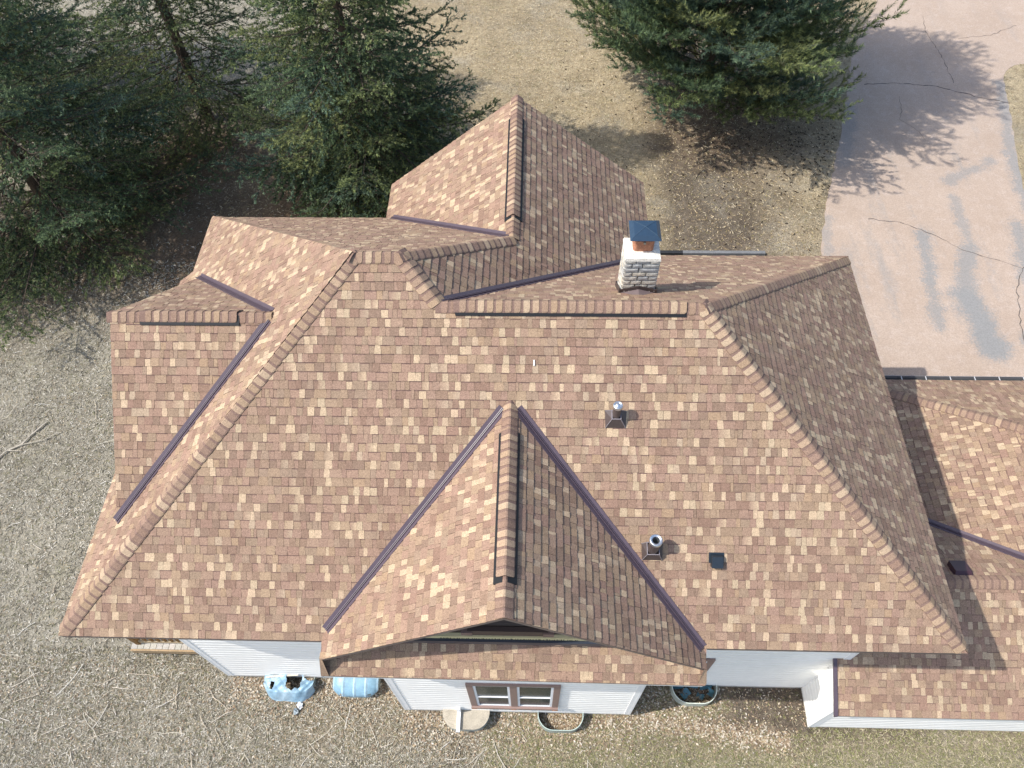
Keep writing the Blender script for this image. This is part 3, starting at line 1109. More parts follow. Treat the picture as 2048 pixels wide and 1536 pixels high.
# soffits
m = MB()
m.box(0.03, 0.03, H - 0.16, XE - 0.03, WY0, H - 0.145, (0.72, 0.71, 0.68))
m.box(4.45, -0.44, H - 0.52, 10.6, 0.02, H - 0.505, (0.72, 0.71, 0.68))
m.box(0.03, WY0, H - 0.16, WX0, A_[1] - 0.1, H - 0.145, (0.72, 0.71, 0.68))
m.box(0.36, A_[1] - 0.1, H - 0.16, WX0, 9.4, H - 0.145, (0.72, 0.71, 0.68))
m.box(WX1, WY0, H - 0.16, XE - 0.03, 8.4, H - 0.145, (0.72, 0.71, 0.68))
child(m, 'soffit', MAT['paint'], house)

# south gable: dark louvred face, cream ledge, dark rim
m = MB()
zy = 0.06
GB = srgb(70, 56, 50)
zr = lambda x: ZS - S_ * abs(x - XS) - 0.13
pts = [(XS - 3.0, zy, H + zr(XS - 3.0)), (XS + 3.0, zy, H + zr(XS + 3.0)), (XS, zy, H + zr(XS))]
m.poly(pts, GB)
m.poly([(p[0], p[1] + 0.1, p[2]) for p in pts][::-1], GB)
gab = child(m, 'gable_wall', MAT['paint'], house)
m = MB()
for k in range(5):
    zz = H + 0.98 + k * 0.11
    hwid = (ZS - 0.2 - (zz - H)) / S_ - 0.12
    if hwid > 0.1:
        m.hexa([(XS - hwid, zy - 0.05, zz), (XS + hwid, zy - 0.05, zz), (XS + hwid, zy, zz + 0.05), (XS - hwid, zy, zz + 0.05),
                (XS - hwid, zy - 0.05, zz + 0.012), (XS + hwid, zy - 0.05, zz + 0.012), (XS + hwid, zy, zz + 0.062), (XS - hwid, zy, zz + 0.062)], srgb(58, 48, 44))
m.build('gable_louvre', MAT['paint'], gab)
m = MB()
m.box(XS - 0.62, zy - 0.10, H + 0.62, XS + 0.62, zy - 0.02, H + 0.84, srgb(74, 62, 57))
m.box(XS - 0.72, zy - 0.12, H + 0.66, XS - 0.55, zy - 0.02, H + 0.80, srgb(120, 100, 92))
m.box(XS + 0.55, zy - 0.12, H + 0.66, XS + 0.72, zy - 0.02, H + 0.80, srgb(120, 100, 92))
m.build('gable_trim', MAT['paint'], gab)
m = MB()
m.box(XS - 2.35, zy - 0.075, H + 0.325, XS + 2.35, zy - 0.012, H + 0.435, srgb(205, 194, 150))
for k in range(54):
    xx = XS - 1.08 + k * 0.041 + random.uniform(-.014, .014)
    m.box(xx, zy - 0.079, H + 0.325, xx + random.uniform(.008, .018), zy - 0.07, H + 0.36 + random.uniform(0, .025), srgb(60, 56, 48))
m.build('gable_ledge', MAT['paint'], gab)
m = MB()
m.box(XS - 2.5, zy - 0.12, H + 0.20, XS + 2.5, zy - 0.012, H + 0.322, (0.028, 0.036, 0.055))
for xx in (-0.95, -0.72, 0.75, 1.0):
    m.box(XS + xx, zy - .13, H + 0.195, XS + xx + 0.10, zy - .118, H + 0.225, srgb(120, 104, 90))
m.build('gable_rim', MAT['metal'], gab)
# west dormer gable face and north gable face, closed in brown
m = MB()
xg2 = XG + 0.28
m.poly([(xg2, YW - 1.9, H + 0.2), (xg2, YW, H + ZW - 0.13), (xg2, YW + 1.9, H + 0.2)][::-1], GB)
m.poly([(xg2 + 0.1, YW - 1.9, H + 0.2), (xg2 + 0.1, YW, H + ZW - 0.13), (xg2 + 0.1, YW + 1.9, H + 0.2)], GB)
child(m, 'gable_wall', MAT['paint'], house)

# ------------------------------------------------------------------ windows
def window(bld, wall_o, x0, x1, z0, z1, y, panes=2):
    """frame on a south wall with two sashes, each with two panes and a rail"""
    TAUPE = srgb(140, 118, 110)
    par = BLD[bld]
    m = MB()
    fw = 0.13
    m.box(x0, y - 0.075, z1 - 0.10, x1, y - 0.021, z1, TAUPE)
    m.box(x0, y - 0.12, z0, x1, y - 0.021, z0 + 0.10, TAUPE)
    m.box(x0, y - 0.078, z0 + 0.10, x0 + fw, y - 0.021, z1 - 0.10, TAUPE)
    m.box(x1 - fw, y - 0.078, z0 + 0.10, x1, y - 0.021, z1 - 0.10, TAUPE)
    xm = (x0 + x1) / 2
    if panes == 2:
        m.box(xm - 0.07, y - 0.078, z0 + 0.10, xm + 0.07, y - 0.021, z1 - 0.10, TAUPE)
        for xx in (x0 + 0.01, xm - 0.07, x1 - 0.12):
            m.box(xx, y - 0.124, z0 - 0.012, xx + 0.11, y - 0.03, z0 + 0.004, srgb(205, 140, 95))
    win = child(m, 'window', MAT['paint'], par, bld)
    spans = [(x0 + fw, xm - 0.07), (xm + 0.07, x1 - fw)] if panes == 2 else [(x0 + fw, x1 - fw)]
    for a, b in spans:
        s = MB()
        W = (0.80, 0.82, 0.84)
        fwi = 0.048
        zb, zt2 = z0 + 0.10, z1 - 0.10
        ya, yb = y - 0.066, y - 0.021
        s.box(a, ya, zb, a + fwi, yb, zt2, W)
        s.box(b - fwi, ya, zb, b, yb, zt2, W)
        s.box(a + fwi, ya, zb, b - fwi, yb, zb + 0.05, W)
        s.box(a + fwi, ya, zt2 - 0.05, b - fwi, yb, zt2, W)
        zm = zb + (zt2 - zb) * 0.45
        s.box(a + fwi, ya - 0.006, zm - 0.016, b - fwi, yb, zm + 0.016, W)
        s.build('sash', MAT['paint'], win)
        for za, zc in ((zb + 0.05, zm - 0.016), (zm + 0.016, zt2 - 0.05)):
            g = MB()
            g.box(a + fwi, y - 0.050, za, b - fwi, y - 0.042, zc)
            g.build('pane', MAT['glass'], win)
    # blind slats behind the lower panes
    return win


window('house', w_bump, 6.59, 8.42, H - 4.62, H - 2.60, BY)
window('house', w_south, 10.2, 11.50, H - 4.15, H - 2.98, WY0, 1)

# ------------------------------------------------------------------ chimney
CX0, CX1, CY0, CY1 = 9.30, 9.86, 5.09, 5.56
ZC = H + 3.63
m = MB()
m.box(CX0 + 0.02, CY0 + 0.02, H + 1.9, CX1 - 0.02, CY1 - 0.02, ZC - 0.02, (0.17, 0.16, 0.14))
chim = child(m, 'chimney', MAT['stone'], house)
STONE = [(0.54, 0.51, 0.44), (0.48, 0.455, 0.395), (0.58, 0.545, 0.47), (0.42, 0.41, 0.375), (0.50, 0.455, 0.365), (0.36, 0.36, 0.345)]
stone_mesh = []
for k in range(6):
    m = MB()
    i0 = 0.014
    jj = lambda a=0.004: random.uniform(-a, a)
    # unit stone, 1 x 1 in the face, its front towards -y
    p = [(0.02, 0, 0.06), (0.98, 0, 0.06), (0.98, 0, 0.94), (0.02, 0, 0.94)]
    q = [(0.06 + jj(.02), -1, 0.14 + jj(.05)), (0.94 + jj(.02), -1, 0.14 + jj(.05)), (0.95 + jj(.02), -1, 0.86 + jj(.05)), (0.05 + jj(.02), -1, 0.86 + jj(.05))]
    mid = (0.5 + jj(.1), -1.35, 0.5 + jj(.15))
    for i in range(4):
        j = (i + 1) % 4
        m.poly([p[i], p[j], q[j], q[i]], STONE[k])
        m.poly([q[i], q[j], mid], STONE[k])
    stone_mesh.append(m.mesh('stone', MAT['stone']))


def stones(origin, ax, out, length):
    """courses of stones on one face; ax along the face, out away from it"""
    zc = ZC - 0.10
    r = 0
    while zc > H + 2.1:
        t = 0.0
        while t < length - 1e-3:
            w = random.uniform(0.16, 0.27)
            if t == 0 and r % 2: w *= 0.55
            if length - (t + w) < 0.09: w = length - t
            o = Vector(origin) + Vector(ax) * t
            M4 = Matrix.Identity(4)
            hh = 0.099
            for i in range(3):
                M4[i][0] = ax[i] * w
                M4[i][1] = -out[i] * 0.026
                M4[i][2] = (0, 0, hh)[i]
            M4[0][3], M4[1][3], M4[2][3] = o.x, o.y, zc
            link('stone', stone_mesh[random.randrange(6)], chim, M4)
            t += w
        zc -= 0.099
        r += 1


stones((CX0, CY0 + 0.02, 0), (1, 0, 0), (0, -1, 0), CX1 - CX0)
stones((CX0 + 0.02, CY1, 0), (0, -1, 0), (-1, 0, 0), CY1 - CY0)
stones((CX1 - 0.02, CY0, 0), (0, 1, 0), (1, 0, 0), CY1 - CY0)
stones((CX1, CY1 - 0.02, 0), (-1, 0, 0), (0, 1, 0), CX1 - CX0)
m = MB()
cr = (0.66, 0.62, 0.54)
m.hexa([(CX0 - .012, CY0 - .012, ZC - .03), (CX1 + .012, CY0 - .012, ZC - .03), (CX1 + .012, CY1 + .012, ZC - .03), (CX0 - .012, CY1 + .012, ZC - .03),
        (CX0, CY0, ZC + .02), (CX1, CY0, ZC + .02), (CX1, CY1, ZC + .02), (CX0, CY1, ZC + .02)], cr)
m.hexa([(CX0, CY0, ZC + .02), (CX1, CY0, ZC + .02), (CX1, CY1, ZC + .02), (CX0, CY1, ZC + .02),
        (CX0 + .12, CY0 + .10, ZC + .05), (CX1 - .12, CY0 + .10, ZC + .05), (CX1 - .12, CY1 - .10, ZC + .05), (CX0 + .12, CY1 - .10, ZC + .05)], cr, skip=(0,))
m.build('chimney_crown', MAT['stone'], chim)


def rsquare(cx, cy, hx, hy, r, zz, n=4):
    out = []
    for qx, qy, a0 in ((1, 1, 0), (-1, 1, 90), (-1, -1, 180), (1, -1, 270)):
        for k in range(n + 1):
            a = math.radians(a0 + 90 * k / n)
            out.append(Vector((cx + qx * (hx - r) + r * math.cos(a), cy + qy * (hy - r) + r * math.sin(a), zz)))
    return out


FX, FY = 9.585, 5.375
m = MB()
TC = (0.38, 0.175, 0.105)
r0, r1 = rsquare(FX, FY, .165, .15, .06, ZC + .03), rsquare(FX, FY, .165, .15, .06, ZC + .27)
i1, i0 = rsquare(FX, FY, .135, .12, .05, ZC + .27), rsquare(FX, FY, .135, .12, .05, ZC + .10)
nn = len(r0)
for k in range(nn):
    j = (k + 1) % nn
    m.poly([r0[k], r0[j], r1[j], r1[k]], TC)
    m.poly([r1[k], r1[j], i1[j], i1[k]], TC)
    m.poly([i1[k], i1[j], i0[j], i0[k]], (0.03, 0.025, 0.02))
m.poly(i0, (0.01, 0.01, 0.01))
m.build('flue', MAT['stone'], chim)
m = MB()
CB = (0.020, 0.045, 0.080)
hx, hy = 0.245, 0.23
zb = ZC + .36
lo = [(FX - hx, FY - hy, zb), (FX + hx, FY - hy, zb), (FX + hx, FY + hy, zb), (FX - hx, FY + hy, zb)]
md = [(FX - hx + .065, FY - hy + .065, zb + .055), (FX + hx - .065, FY - hy + .065, zb + .055), (FX + hx - .065, FY + hy - .065, zb + .055), (FX - hx + .065, FY + hy - .065, zb + .055)]
ap = (FX, FY, zb + .085)
for i in range(4):
    j = (i + 1) % 4
    m.poly([lo[i], lo[j], md[j], md[i]], CB)
    m.poly([md[i], md[j], ap], CB)
    m.bar(Vector(md[i]) + Vector((0, 0, .002)), Vector(ap) + Vector((0, 0, .002)), 0.006, 0.006, (0.05, 0.085, 0.125))
m.poly(lo[::-1], (0.012, 0.015, 0.02))
m.build('chimney_cap', MAT['metal'], chim)
m = MB()
for sx in (-1, 1):
    for sy in (-1, 1):
        m.box(FX + sx * .13 - .008, FY + sy * .115 - .008, ZC + .2, FX + sx * .13 + .008, FY + sy * .115 + .008, zb, (0.03, 0.03, 0.03))
for k in range(9):
    x = FX - .13 + k * .0325
    for sy in (-1, 1):
        m.box(x - .003, FY + sy * .118 - .003, ZC + .25, x + .003, FY + sy * .118 + .003, zb, (0.03, 0.03, 0.03))
m.box(FX - .018, FY - .172, ZC + .225, FX + .018, FY - .152, ZC + .262, (0.30, 0.28, 0.22))
m.build('spark_screen', MAT['metal'], chim)
# base flashing with its little saddle
m = MB()
FC = (0.060, 0.045, 0.043)
zc_ = lambda y: H + z(pN2, 0, y)
e = 0.03
for (xa, ya, xb, yb) in ((CX0 - e, CY0 - e, CX0 - e, CY1 + e), (CX1 + e, CY1 + e, CX1 + e, CY0 - e), (CX0 - e, CY1 + e, CX1 + e, CY1 + e)):
    a0, b0 = Vector((xa, ya, zc_(ya))), Vector((xb, yb, zc_(yb)))
    cxy = Vector((FX, 5.32, 0))
    d = Vector((b0.y - a0.y, -(b0.x - a0.x), 0)).normalized()
    m.hexa([a0 - d * .006, b0 - d * .006, b0 + d * .006, a0 + d * .006, a0 - d * .006 + Vector((0, 0, .13)), b0 - d * .006 + Vector((0, 0, .13)), b0 + d * .006 + Vector((0, 0, .13)), a0 + d * .006 + Vector((0, 0, .13))], FC)
XM = (CX0 + CX1) / 2
yf = CY0 - e
zf = zc_(yf)
# two-piece front apron that rises to a peak
for s in (-1, 1):
    xo = XM + s * (CX1 - CX0 + 2 * e) / 2
    m.hexa([(min(xo, XM), yf - .008, zf - .01 + (.07 if xo > XM else 0)), (max(xo, XM), yf - .008, zf - .01 + (.07 if xo < XM else 0)), (max(xo, XM), yf + .006, zf - .01 + (.07 if xo < XM else 0)), (min(xo, XM), yf + .006, zf - .01 + (.07 if xo > XM else 0)),
            (min(xo, XM), yf - .008, zf + .10 + (.09 if xo > XM else 0)), (max(xo, XM), yf - .008, zf + .10 + (.09 if xo < XM else 0)), (max(xo, XM), yf + .006, zf + .10 + (.09 if xo < XM else 0)), (min(xo, XM), yf + .006, zf + .10 + (.09 if xo > XM else 0))], FC)
# saddle: two small slopes behind the apron on the ridge side
yk = yf - 0.16
for s in (-1, 1):
    xo = XM + s * (CX1 - CX0 + 2 * e) / 2
    q = [Vector((XM, yf - .01, zf + .12)), Vector((xo, yf - .01, zf + .02)), Vector((XM, yk, zc_(yk) + .012))]
    m.poly(q if s < 0 else q[::-1], (0.16, 0.125, 0.125))
for xx in (CX0 + .04, CX0 + .12, CX1 - .1, CX1 - .02):
    m.box(xx, yf - .013, zf + .06, xx + .012, yf - .006, zf + .072, (.5, .48, .45))
m.build('chimney_flashing', MAT['metal'], chim)

# ------------------------------------------------------------------ pipes and vents on the south slope
def vent_pipe(x, y, r, length, hat):
    pl = pS
    U, V, N = pl['U'], pl['V'], pl['N']
    c = P3(pl, x, y)
    m = MB()
    DK = (0.075, 0.058, 0.055)
    m.tube(c - Vector((0, 0, .05)), c + Vector((0, 0, length)), r, r, 16, DK, False, False)
    pipe = child(m, 'vent_pipe', MAT['metal'], house)
    m = MB()
    b4 = [c - U * .16 - V * .13 + N * .016, c + U * .16 - V * .13 + N * .016, c + U * .17 + V * .14 + N * .016, c - U * .17 + V * .14 + N * .016]
    up = Vector((0, 0, 1))
    rr = r * 1.05
    t4 = [c + Vector((-rr, -rr, .0)) + up * .13, c + Vector((rr, -rr, .0)) + up * .13, c + Vector((rr, rr, 0)) + up * .17, c + Vector((-rr, rr, 0)) + up * .17]
    for i in range(4):
        j = (i + 1) % 4
        m.poly([b4[i], b4[j], t4[j], t4[i]], DK)
        m.bar(b4[i], t4[i] + (t4[i] - b4[i]) * 0.02, 0.010, 0.010, (0.20, 0.18, 0.19))
        m.bar(t4[i], t4[j], 0.012, 0.012, (0.24, 0.22, 0.24))
    m.build('pipe_flashing', MAT['metal'], pipe)
    m = MB()
    top = c + up * length
    n = 20
    A = [Vector((math.cos(k * 2 * math.pi / n), math.sin(k * 2 * math.pi / n), 0)) for k in range(n)]
    prof = [(r * 1.06, -.05), (r * 1.16, -.035), (r * 1.16, 0.0), (r * 1.08, .014), (r * 0.95, .018), (r * 0.80, .008)]
    if hat: prof += [(r * 0.6, 0.022), (r * 0.35, .034), (0.001, .038)]
    else: prof += [(r * 0.66, .004), (r * 0.62, -.25)]
    for (ra, za), (rb, zb2) in zip(prof[:-1], prof[1:]):
        for k in range(n):
            j = (k + 1) % n
            m.poly([top + A[k] * ra + up * za, top + A[j] * ra + up * za, top + A[j] * rb + up * zb2, top + A[k] * rb + up * zb2], (0.62, 0.66, 0.70))
    if not hat:
        m.poly([top + A[k] * r * .62 + up * -.25 for k in range(n)], (0.01, 0.01, 0.01))
    m.build('pipe_collar', MAT['chrome'], pipe)


vent_pipe(9.15, 2.90, 0.066, 0.42, True)
vent_pipe(9.77, 1.23, 0.090, 0.48, False)


def box_vent(bld, pl, x, y, w, l, h, col, flip):
    U, V, N = pl['U'], pl['V'], pl['N']
    c = P3(pl, x, y)
    m = MB()
    hw2, hl = w / 2, l / 2
    m.hexa([c - U * (hw2 + .03) - V * (hl * .4) + N * .014, c + U * (hw2 + .02) - V * (hl * .4) + N * .014, c + U * (hw2 + .02) + V * (hl + .03) + N * .014, c - U * (hw2 + .03) + V * (hl + .03) + N * .014,
            c - U * (hw2 + .03) - V * (hl * .4) + N * .02, c + U * (hw2 + .02) - V * (hl * .4) + N * .02, c + U * (hw2 + .02) + V * (hl + .03) + N * .02, c - U * (hw2 + .03) + V * (hl + .03) + N * .02], col)
    m.hexa([c - U * hw2 - V * hl + N * .016, c + U * hw2 - V * hl + N * .016, c + U * hw2 + V * hl + N * .016, c - U * hw2 + V * hl + N * .016,
            c - U * hw2 * .92 - V * hl + N * h, c + U * hw2 * .92 - V * hl + N * h, c + U * hw2 * .92 + V * hl * .75 + N * h * .85, c - U * hw2 * .92 + V * hl * .75 + N * h * .85], col)
    m.hexa([c - U * hw2 * .8 - V * (hl + .004) + N * .02, c + U * hw2 * .8 - V * (hl + .004) + N * .02, c + U * hw2 * .8 - V * hl + N * .02, c - U * hw2 * .8 - V * hl + N * .02,
            c - U * hw2 * .8 - V * (hl + .004) + N * h * .8, c + U * hw2 * .8 - V * (hl + .004) + N * h * .8, c + U * hw2 * .8 - V * hl + N * h * .8, c - U * hw2 * .8 - V * hl + N * h * .8], (0.008, 0.008, 0.009))
    child(m, 'box_vent', MAT['metal'], BLD[bld], bld)


box_vent('house', pS, 10.80, 1.14, 0.19, 0.20, 0.11, (0.016, 0.024, 0.034), 0)
box_vent('garage', pLN, 16.38, 2.20, 0.34, 0.34, 0.12, (0.050, 0.022, 0.030), 0)

# a white chip lying on the south slope
m = MB()
c0 = P3(pS, 7.85, 3.60, 0.025)
m.bar(c0 - pS['V'] * .045, c0 + pS['V'] * .045, .022, .012, (0.80, 0.80, 0.78), pS['N'])
tag(m.build('white_chip', MAT['paint']), 'tiny white chip lying on the main roof slope above the dormer', 'chip')
# dark scrap beside the west eave
m = MB()
for k in range(5):
    x, y = -2.78 + k * .07, 5.62 + .02 * math.sin(k * 2.2)
    m.poly([(x - .07, y - .05, .03), (x + .08, y - .03, .05), (x + .09, y + .05, .08), (x - .05, y + .06, .05 + .03 * (k % 2))], (0.012, 0.012, 0.013))
tag(m.build('black_scrap', MAT['plastic']), 'small black scrap on the lawn beside the west dormer', 'scrap')
# ------------------------------------------------------------------ downspout
m = MB()
m.box(6.24, -0.50, 0.33, 6.32, -0.02, 0.40, (0.72, 0.73, 0.75))
m.box(6.24, -0.10, 0.40, 6.32, -0.03, 0.62, (0.76, 0.76, 0.75))
child(m, 'downspout', MAT['siding'], house)

# ------------------------------------------------------------------ window wells along the south wall
def ushape(cx, y0, w, d, zz, n=10, k=1.0):
    """half-stadium outline that starts and ends on the wall"""
    out = []
    r = d * 0.85
    hw2 = w / 2
    out.append(Vector((cx - hw2, y0, zz)))
    for i in range(n + 1):
        a = math.pi + (math.pi / 2) * i / n
        out.append(Vector((cx - hw2 + r + r * math.cos(a) * k, y0 - (d - r) + r * math.sin(a), zz)))
    for i in range(n + 1):
        a = 1.5 * math.pi + (math.pi / 2) * i / n
        out.append(Vector((cx + hw2 - r + r * math.cos(a) * k, y0 - (d - r) + r * math.sin(a), zz)))
    out.append(Vector((cx + hw2, y0, zz)))
    return out


def well(cx, y0, w, d, h, label, floor, col=(0.30, 0.34, 0.31)):
    t = thing('window_well', label, 'window well', (cx, y0, 0), 'window wells along the south wall')
    o = Vector((cx, y0, 0))
    m = MB()
    A = [p - o for p in ushape(cx, y0 - .022, w, d, 0)]
    B = [p - o for p in ushape(cx, y0 - .022, w - 0.03, d - 0.015, 0)]
    for k in range(len(A) - 1):
        for q0, q1, za, zb2 in ((A, A, 0, h),):
            m.poly([A[k], A[k + 1], A[k + 1] + Vector((0, 0, h)), A[k] + Vector((0, 0, h))], col)
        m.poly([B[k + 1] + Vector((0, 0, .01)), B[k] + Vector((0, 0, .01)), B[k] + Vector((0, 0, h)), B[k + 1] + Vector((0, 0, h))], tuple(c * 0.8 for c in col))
        m.poly([A[k] + Vector((0, 0, h)), A[k + 1] + Vector((0, 0, h)), B[k + 1] + Vector((0, 0, h)), B[k] + Vector((0, 0, h))], tuple(min(1, c * 1.5) for c in col))
    m.build('well_wall', MAT['plastic'], t)
    m = MB()
    m.poly([p + Vector((0, 0, .018)) for p in B], floor)
    m.build('well_floor', MAT['litter'], t)
    return t


DKF = (0.075, 0.058, 0.042)
LFF = (0.24, 0.17, 0.105)
wa = well(2.42, WY0, 1.02, 0.42, 0.17, 'window well under a torn pale blue cover, beside the left end of the wall', DKF)
wb = well(3.92, WY0, 1.00, 0.40, 0.26, 'window well under an intact domed blue cover with ribs', DKF)
wc = well(6.43, BY, 1.00, 0.40, 0.30, 'window well closed with a grey plywood lid below the window', DKF, (0.34, 0.37, 0.34))
wd_ = well(8.50, BY, 1.00, 0.39, 0.30, 'open window well full of dry leaves below the right sash', LFF, (0.30, 0.36, 0.33))
we = well(11.48, WY0, 1.00, 0.42, 0.30, 'window well with a broken blue cover fallen inside it', DKF, (0.44, 0.48, 0.42))
BLUE = (0.36, 0.52, 0.62)

# torn cover: a crumpled sheet with a ragged hole
m = MB()
n, k2 = 64, 26
rr_ = np.random.default_rng(3)
ph = rr_.uniform(0, 6.28, (6,))


def sheet(i, j):
    u, v = i / n, j / k2
    x = 1.83 + u * 1.12
    edge = math.sin(math.pi * min(1, max(0, u * 0.94 + 0.03))) ** 0.30
    depth = (0.52 + 0.03 * math.sin(9 * u + ph[0])) * edge
    y = WY0 - 0.035 - v * depth
    fold = 0.030 * abs(math.sin(7 * u + 3.1 * v + ph[1])) + 0.022 * abs(math.sin(15 * u - 6 * v + ph[2])) + 0.012 * math.sin(31 * u + 17 * v + ph[3])
    zz = 0.27 + 0.12 * math.sin(math.pi * u) * (1 - v * v) + fold - 0.30 * max(0, (v - 0.72) / 0.28) ** 1.3
    return Vector((x, y, max(zz, 0.02)))


for i in range(n):
    for j in range(k2):
        u, v = (i + .5) / n, (j + .5) / k2
        th_ = math.atan2((v - .18) / .5, (u - .62) / .16)
        rag = 1 + 0.22 * math.sin(3 * th_ + ph[4]) + 0.14 * math.sin(7 * th_ + ph[5])
        if ((u - 0.62) / 0.155) ** 2 + ((v - 0.16) / 0.50) ** 2 < rag: continue
        if abs(u - 0.19 + 0.05 * (v - .5)) < 0.032 * (1.4 - 2 * abs(v - .48)) and 0.32 < v < 0.64: continue
        if v < 0.34 * max(0, (u - 0.80) / 0.2) ** .5: continue
        t = 0.5 + 0.5 * math.sin(11 * u + 5 * v + ph[2])
        c = tuple(a_ + (b_ - a_) * t * .6 for a_, b_ in zip((0.24, 0.39, 0.50), (0.42, 0.54, 0.61)))
        m.poly([sheet(i, j), sheet(i, j + 1), sheet(i + 1, j + 1), sheet(i + 1, j)], c)
o = m.build('well_cover', MAT['plastic'])
tag(o, 'torn pale blue plastic window well cover with a big hole', 'cover')
# strip of trim lying on top of it
m = MB()
m.bar((1.90, 0.545, 0.40), (2.62, 0.60, 0.43), 0.035, 0.02, (0.62, 0.55, 0.45))
o = m.build('wood_strip', MAT['wood'])
tag(o, 'thin tan wood strip lying on the torn blue cover', 'wood strip')

# domed cover with ribs
m = MB()
n, k2 = 28, 8
for i in range(n):
    for j in range(k2):
        def pt(i, j):
            u, v = i / n, j / k2
            a = math.pi * v / 2
            x = 3.92 + (u - 0.5) * 1.02
            edge = (1 - abs(2 * u - 1) ** 5)
            y = WY0 - 0.024 - 0.42 * math.sin(a) * (0.62 + 0.38 * edge)
            zz = 0.24 + 0.24 * math.cos(a) * (0.55 + .45 * edge)
            rib = 0.014 * max(0, math.cos(2 * math.pi * (u * 4))) ** 8
            return Vector((x, y - rib, zz + rib))
        u = (i + .5) / n
        torn = (abs(u - 0.2) < 0.03 or abs(u - 0.83) < 0.035) and j == k2 - 2
        if torn: continue
        lightrib = max(0, math.cos(2 * math.pi * (u * 4))) ** 8
        c = tuple(a + (b - a) * lightrib * .6 for a, b in zip((0.20, 0.34, 0.44), (0.55, 0.66, 0.72)))
        m.poly([pt(i, j), pt(i, j + 1), pt(i + 1, j + 1), pt(i + 1, j)], c)
o = m.build('well_cover', MAT['plastic'], None, True)
tag(o, 'domed blue plastic window well cover with three pale ribs, still in place', 'cover')
# plywood lid
m = MB()
out = ushape(6.43, BY - .025, 1.03, 0.41, 0.305)
m.poly(out, (0.38, 0.34, 0.275))
m.poly([p + Vector((0, 0, .02)) for p in out], (0.40, 0.36, 0.29))
for k in range(len(out)):
    a, b = out[k], out[(k + 1) % len(out)]
    m.poly([a, b, b + Vector((0, 0, .02)), a + Vector((0, 0, .02))], (0.25, 0.22, 0.18))
o = m.build('plywood_lid', MAT['wood'])
tag(o, 'grey weathered plywood lid under the white downspout', 'lid')
# broken cover in the last well
m = MB()
random.seed(31)
for (x0, y0_, z0_, w_, h_, rz, tilt) in ((11.12, .56, .20, .26, .14, .1, 1.2), (11.42, .58, .22, .30, .13, -.15, 1.3), (11.74, .57, .20, .28, .15, .2, 1.1), (11.30, .44, .08, .22, .16, .7, .3), (11.62, .40, .07, .16, .12, -.5, .4), (11.86, .46, .12, .16, .18, 1.2, .7)):
    n = 6
    base_c = random.choice([(0.055, 0.145, 0.185), (0.085, 0.20, 0.25), (0.12, 0.27, 0.33)])
    for i in range(n):
        def cp(i, v):
            u = i / n - .5
            jag = 1 + .35 * math.sin(7 * u + 20 * x0) * v
            lx, ly = u * w_, (v - .5) * h_ * jag
            yy = ly * math.cos(tilt); zz = ly * math.sin(tilt) + .05 * (u * 2) ** 2
            return Vector((x0 + lx * math.cos(rz) - yy * math.sin(rz), min(WY0 - .05, y0_ + lx * math.sin(rz) + yy * math.cos(rz)), max(.03, z0_ + zz)))
        m.poly([cp(i, 0), cp(i + 1, 0), cp(i + 1, 1), cp(i, 1)], base_c)
o = m.build('well_cover', MAT['plastic'])
tag(o, 'broken dark teal plastic cover pieces lying inside an open window well', 'cover')
# scraps of plastic on the lawn
def scrap(x, y, s, label, col):
    m = MB()
    n = 14
    ring = [[Vector((x + math.cos(k * 2 * math.pi / n) * s * .5 * q * random.uniform(.75, 1.15), y + math.sin(k * 2 * math.pi / n) * s * .62 * q * random.uniform(.7, 1.2),
                     .02 + .07 * random.random())) for k in range(n)] for q in (1.0, .55)]
    c0_ = Vector((x, y, .07))
    for k in range(n):
        j = (k + 1) % n
        m.poly([ring[0][k], ring[0][j], ring[1][j], ring[1][k]], jit(col, .12))
        m.poly([ring[1][k], ring[1][j], c0_], jit(col, .12))
    tag(m.build('plastic_scrap', MAT['plastic']), label, 'plastic scrap')


scrap(2.66, 0.035, 0.15, 'crumpled white plastic scrap on the lawn below the torn cover', (0.72, 0.74, 0.76))
scrap(2.60, -0.10, 0.13, 'grey blue plastic scrap lying just below a white scrap', (0.40, 0.46, 0.50))

# ------------------------------------------------------------------ deck at the south-west corner
deck = thing('deck', 'weathered wooden deck with brown railing tucked under the roof corner', 'deck', (-0.2, 2.2, 0))
off = Vector((0.2, -2.2, 0))
DZ = 0.42
dk_x0, dk_x1, dk_y0, dk_y1 = -1.36, 0.97, 1.10, 3.6
k = 0
xx = dk_x0
plank = None
while xx < dk_x1 - 0.02:
    m = MB()
    m.box(0, 0, 0, 0.135, dk_y1 - dk_y0, 0.03, jit((0.40, 0.375, 0.335), .1))
    o = m.build('deck_plank', MAT['wood'], deck)
    o.location = Vector((xx, dk_y0, DZ - 0.03)) + off
    xx += 0.146
    k += 1
RB = (0.195, 0.115, 0.048)
m = MB(); m.box(dk_x0, dk_y0 - .042, DZ - .22, dk_x1, dk_y0 - .004, DZ - 0.005, (0.36, 0.26, 0.155)); o = m.build('rim_board', MAT['wood'], deck); o.location = off
m = MB(); m.bar((dk_x0 + .15, dk_y0 + .14, DZ + .12), (dk_x1 - .03, dk_y0 + .14, DZ + .12), .045, .09, (0.42, 0.33, 0.21)); o = m.build('bottom_rail', MAT['wood'], deck); o.location = off
m = MB(); m.bar((dk_x0 + .10, dk_y0 + .14, DZ + .95), (dk_x1 - .03, dk_y0 + .14, DZ + .95), .09, .045, RB); o = m.build('top_rail', MAT['wood'], deck); o.location = off
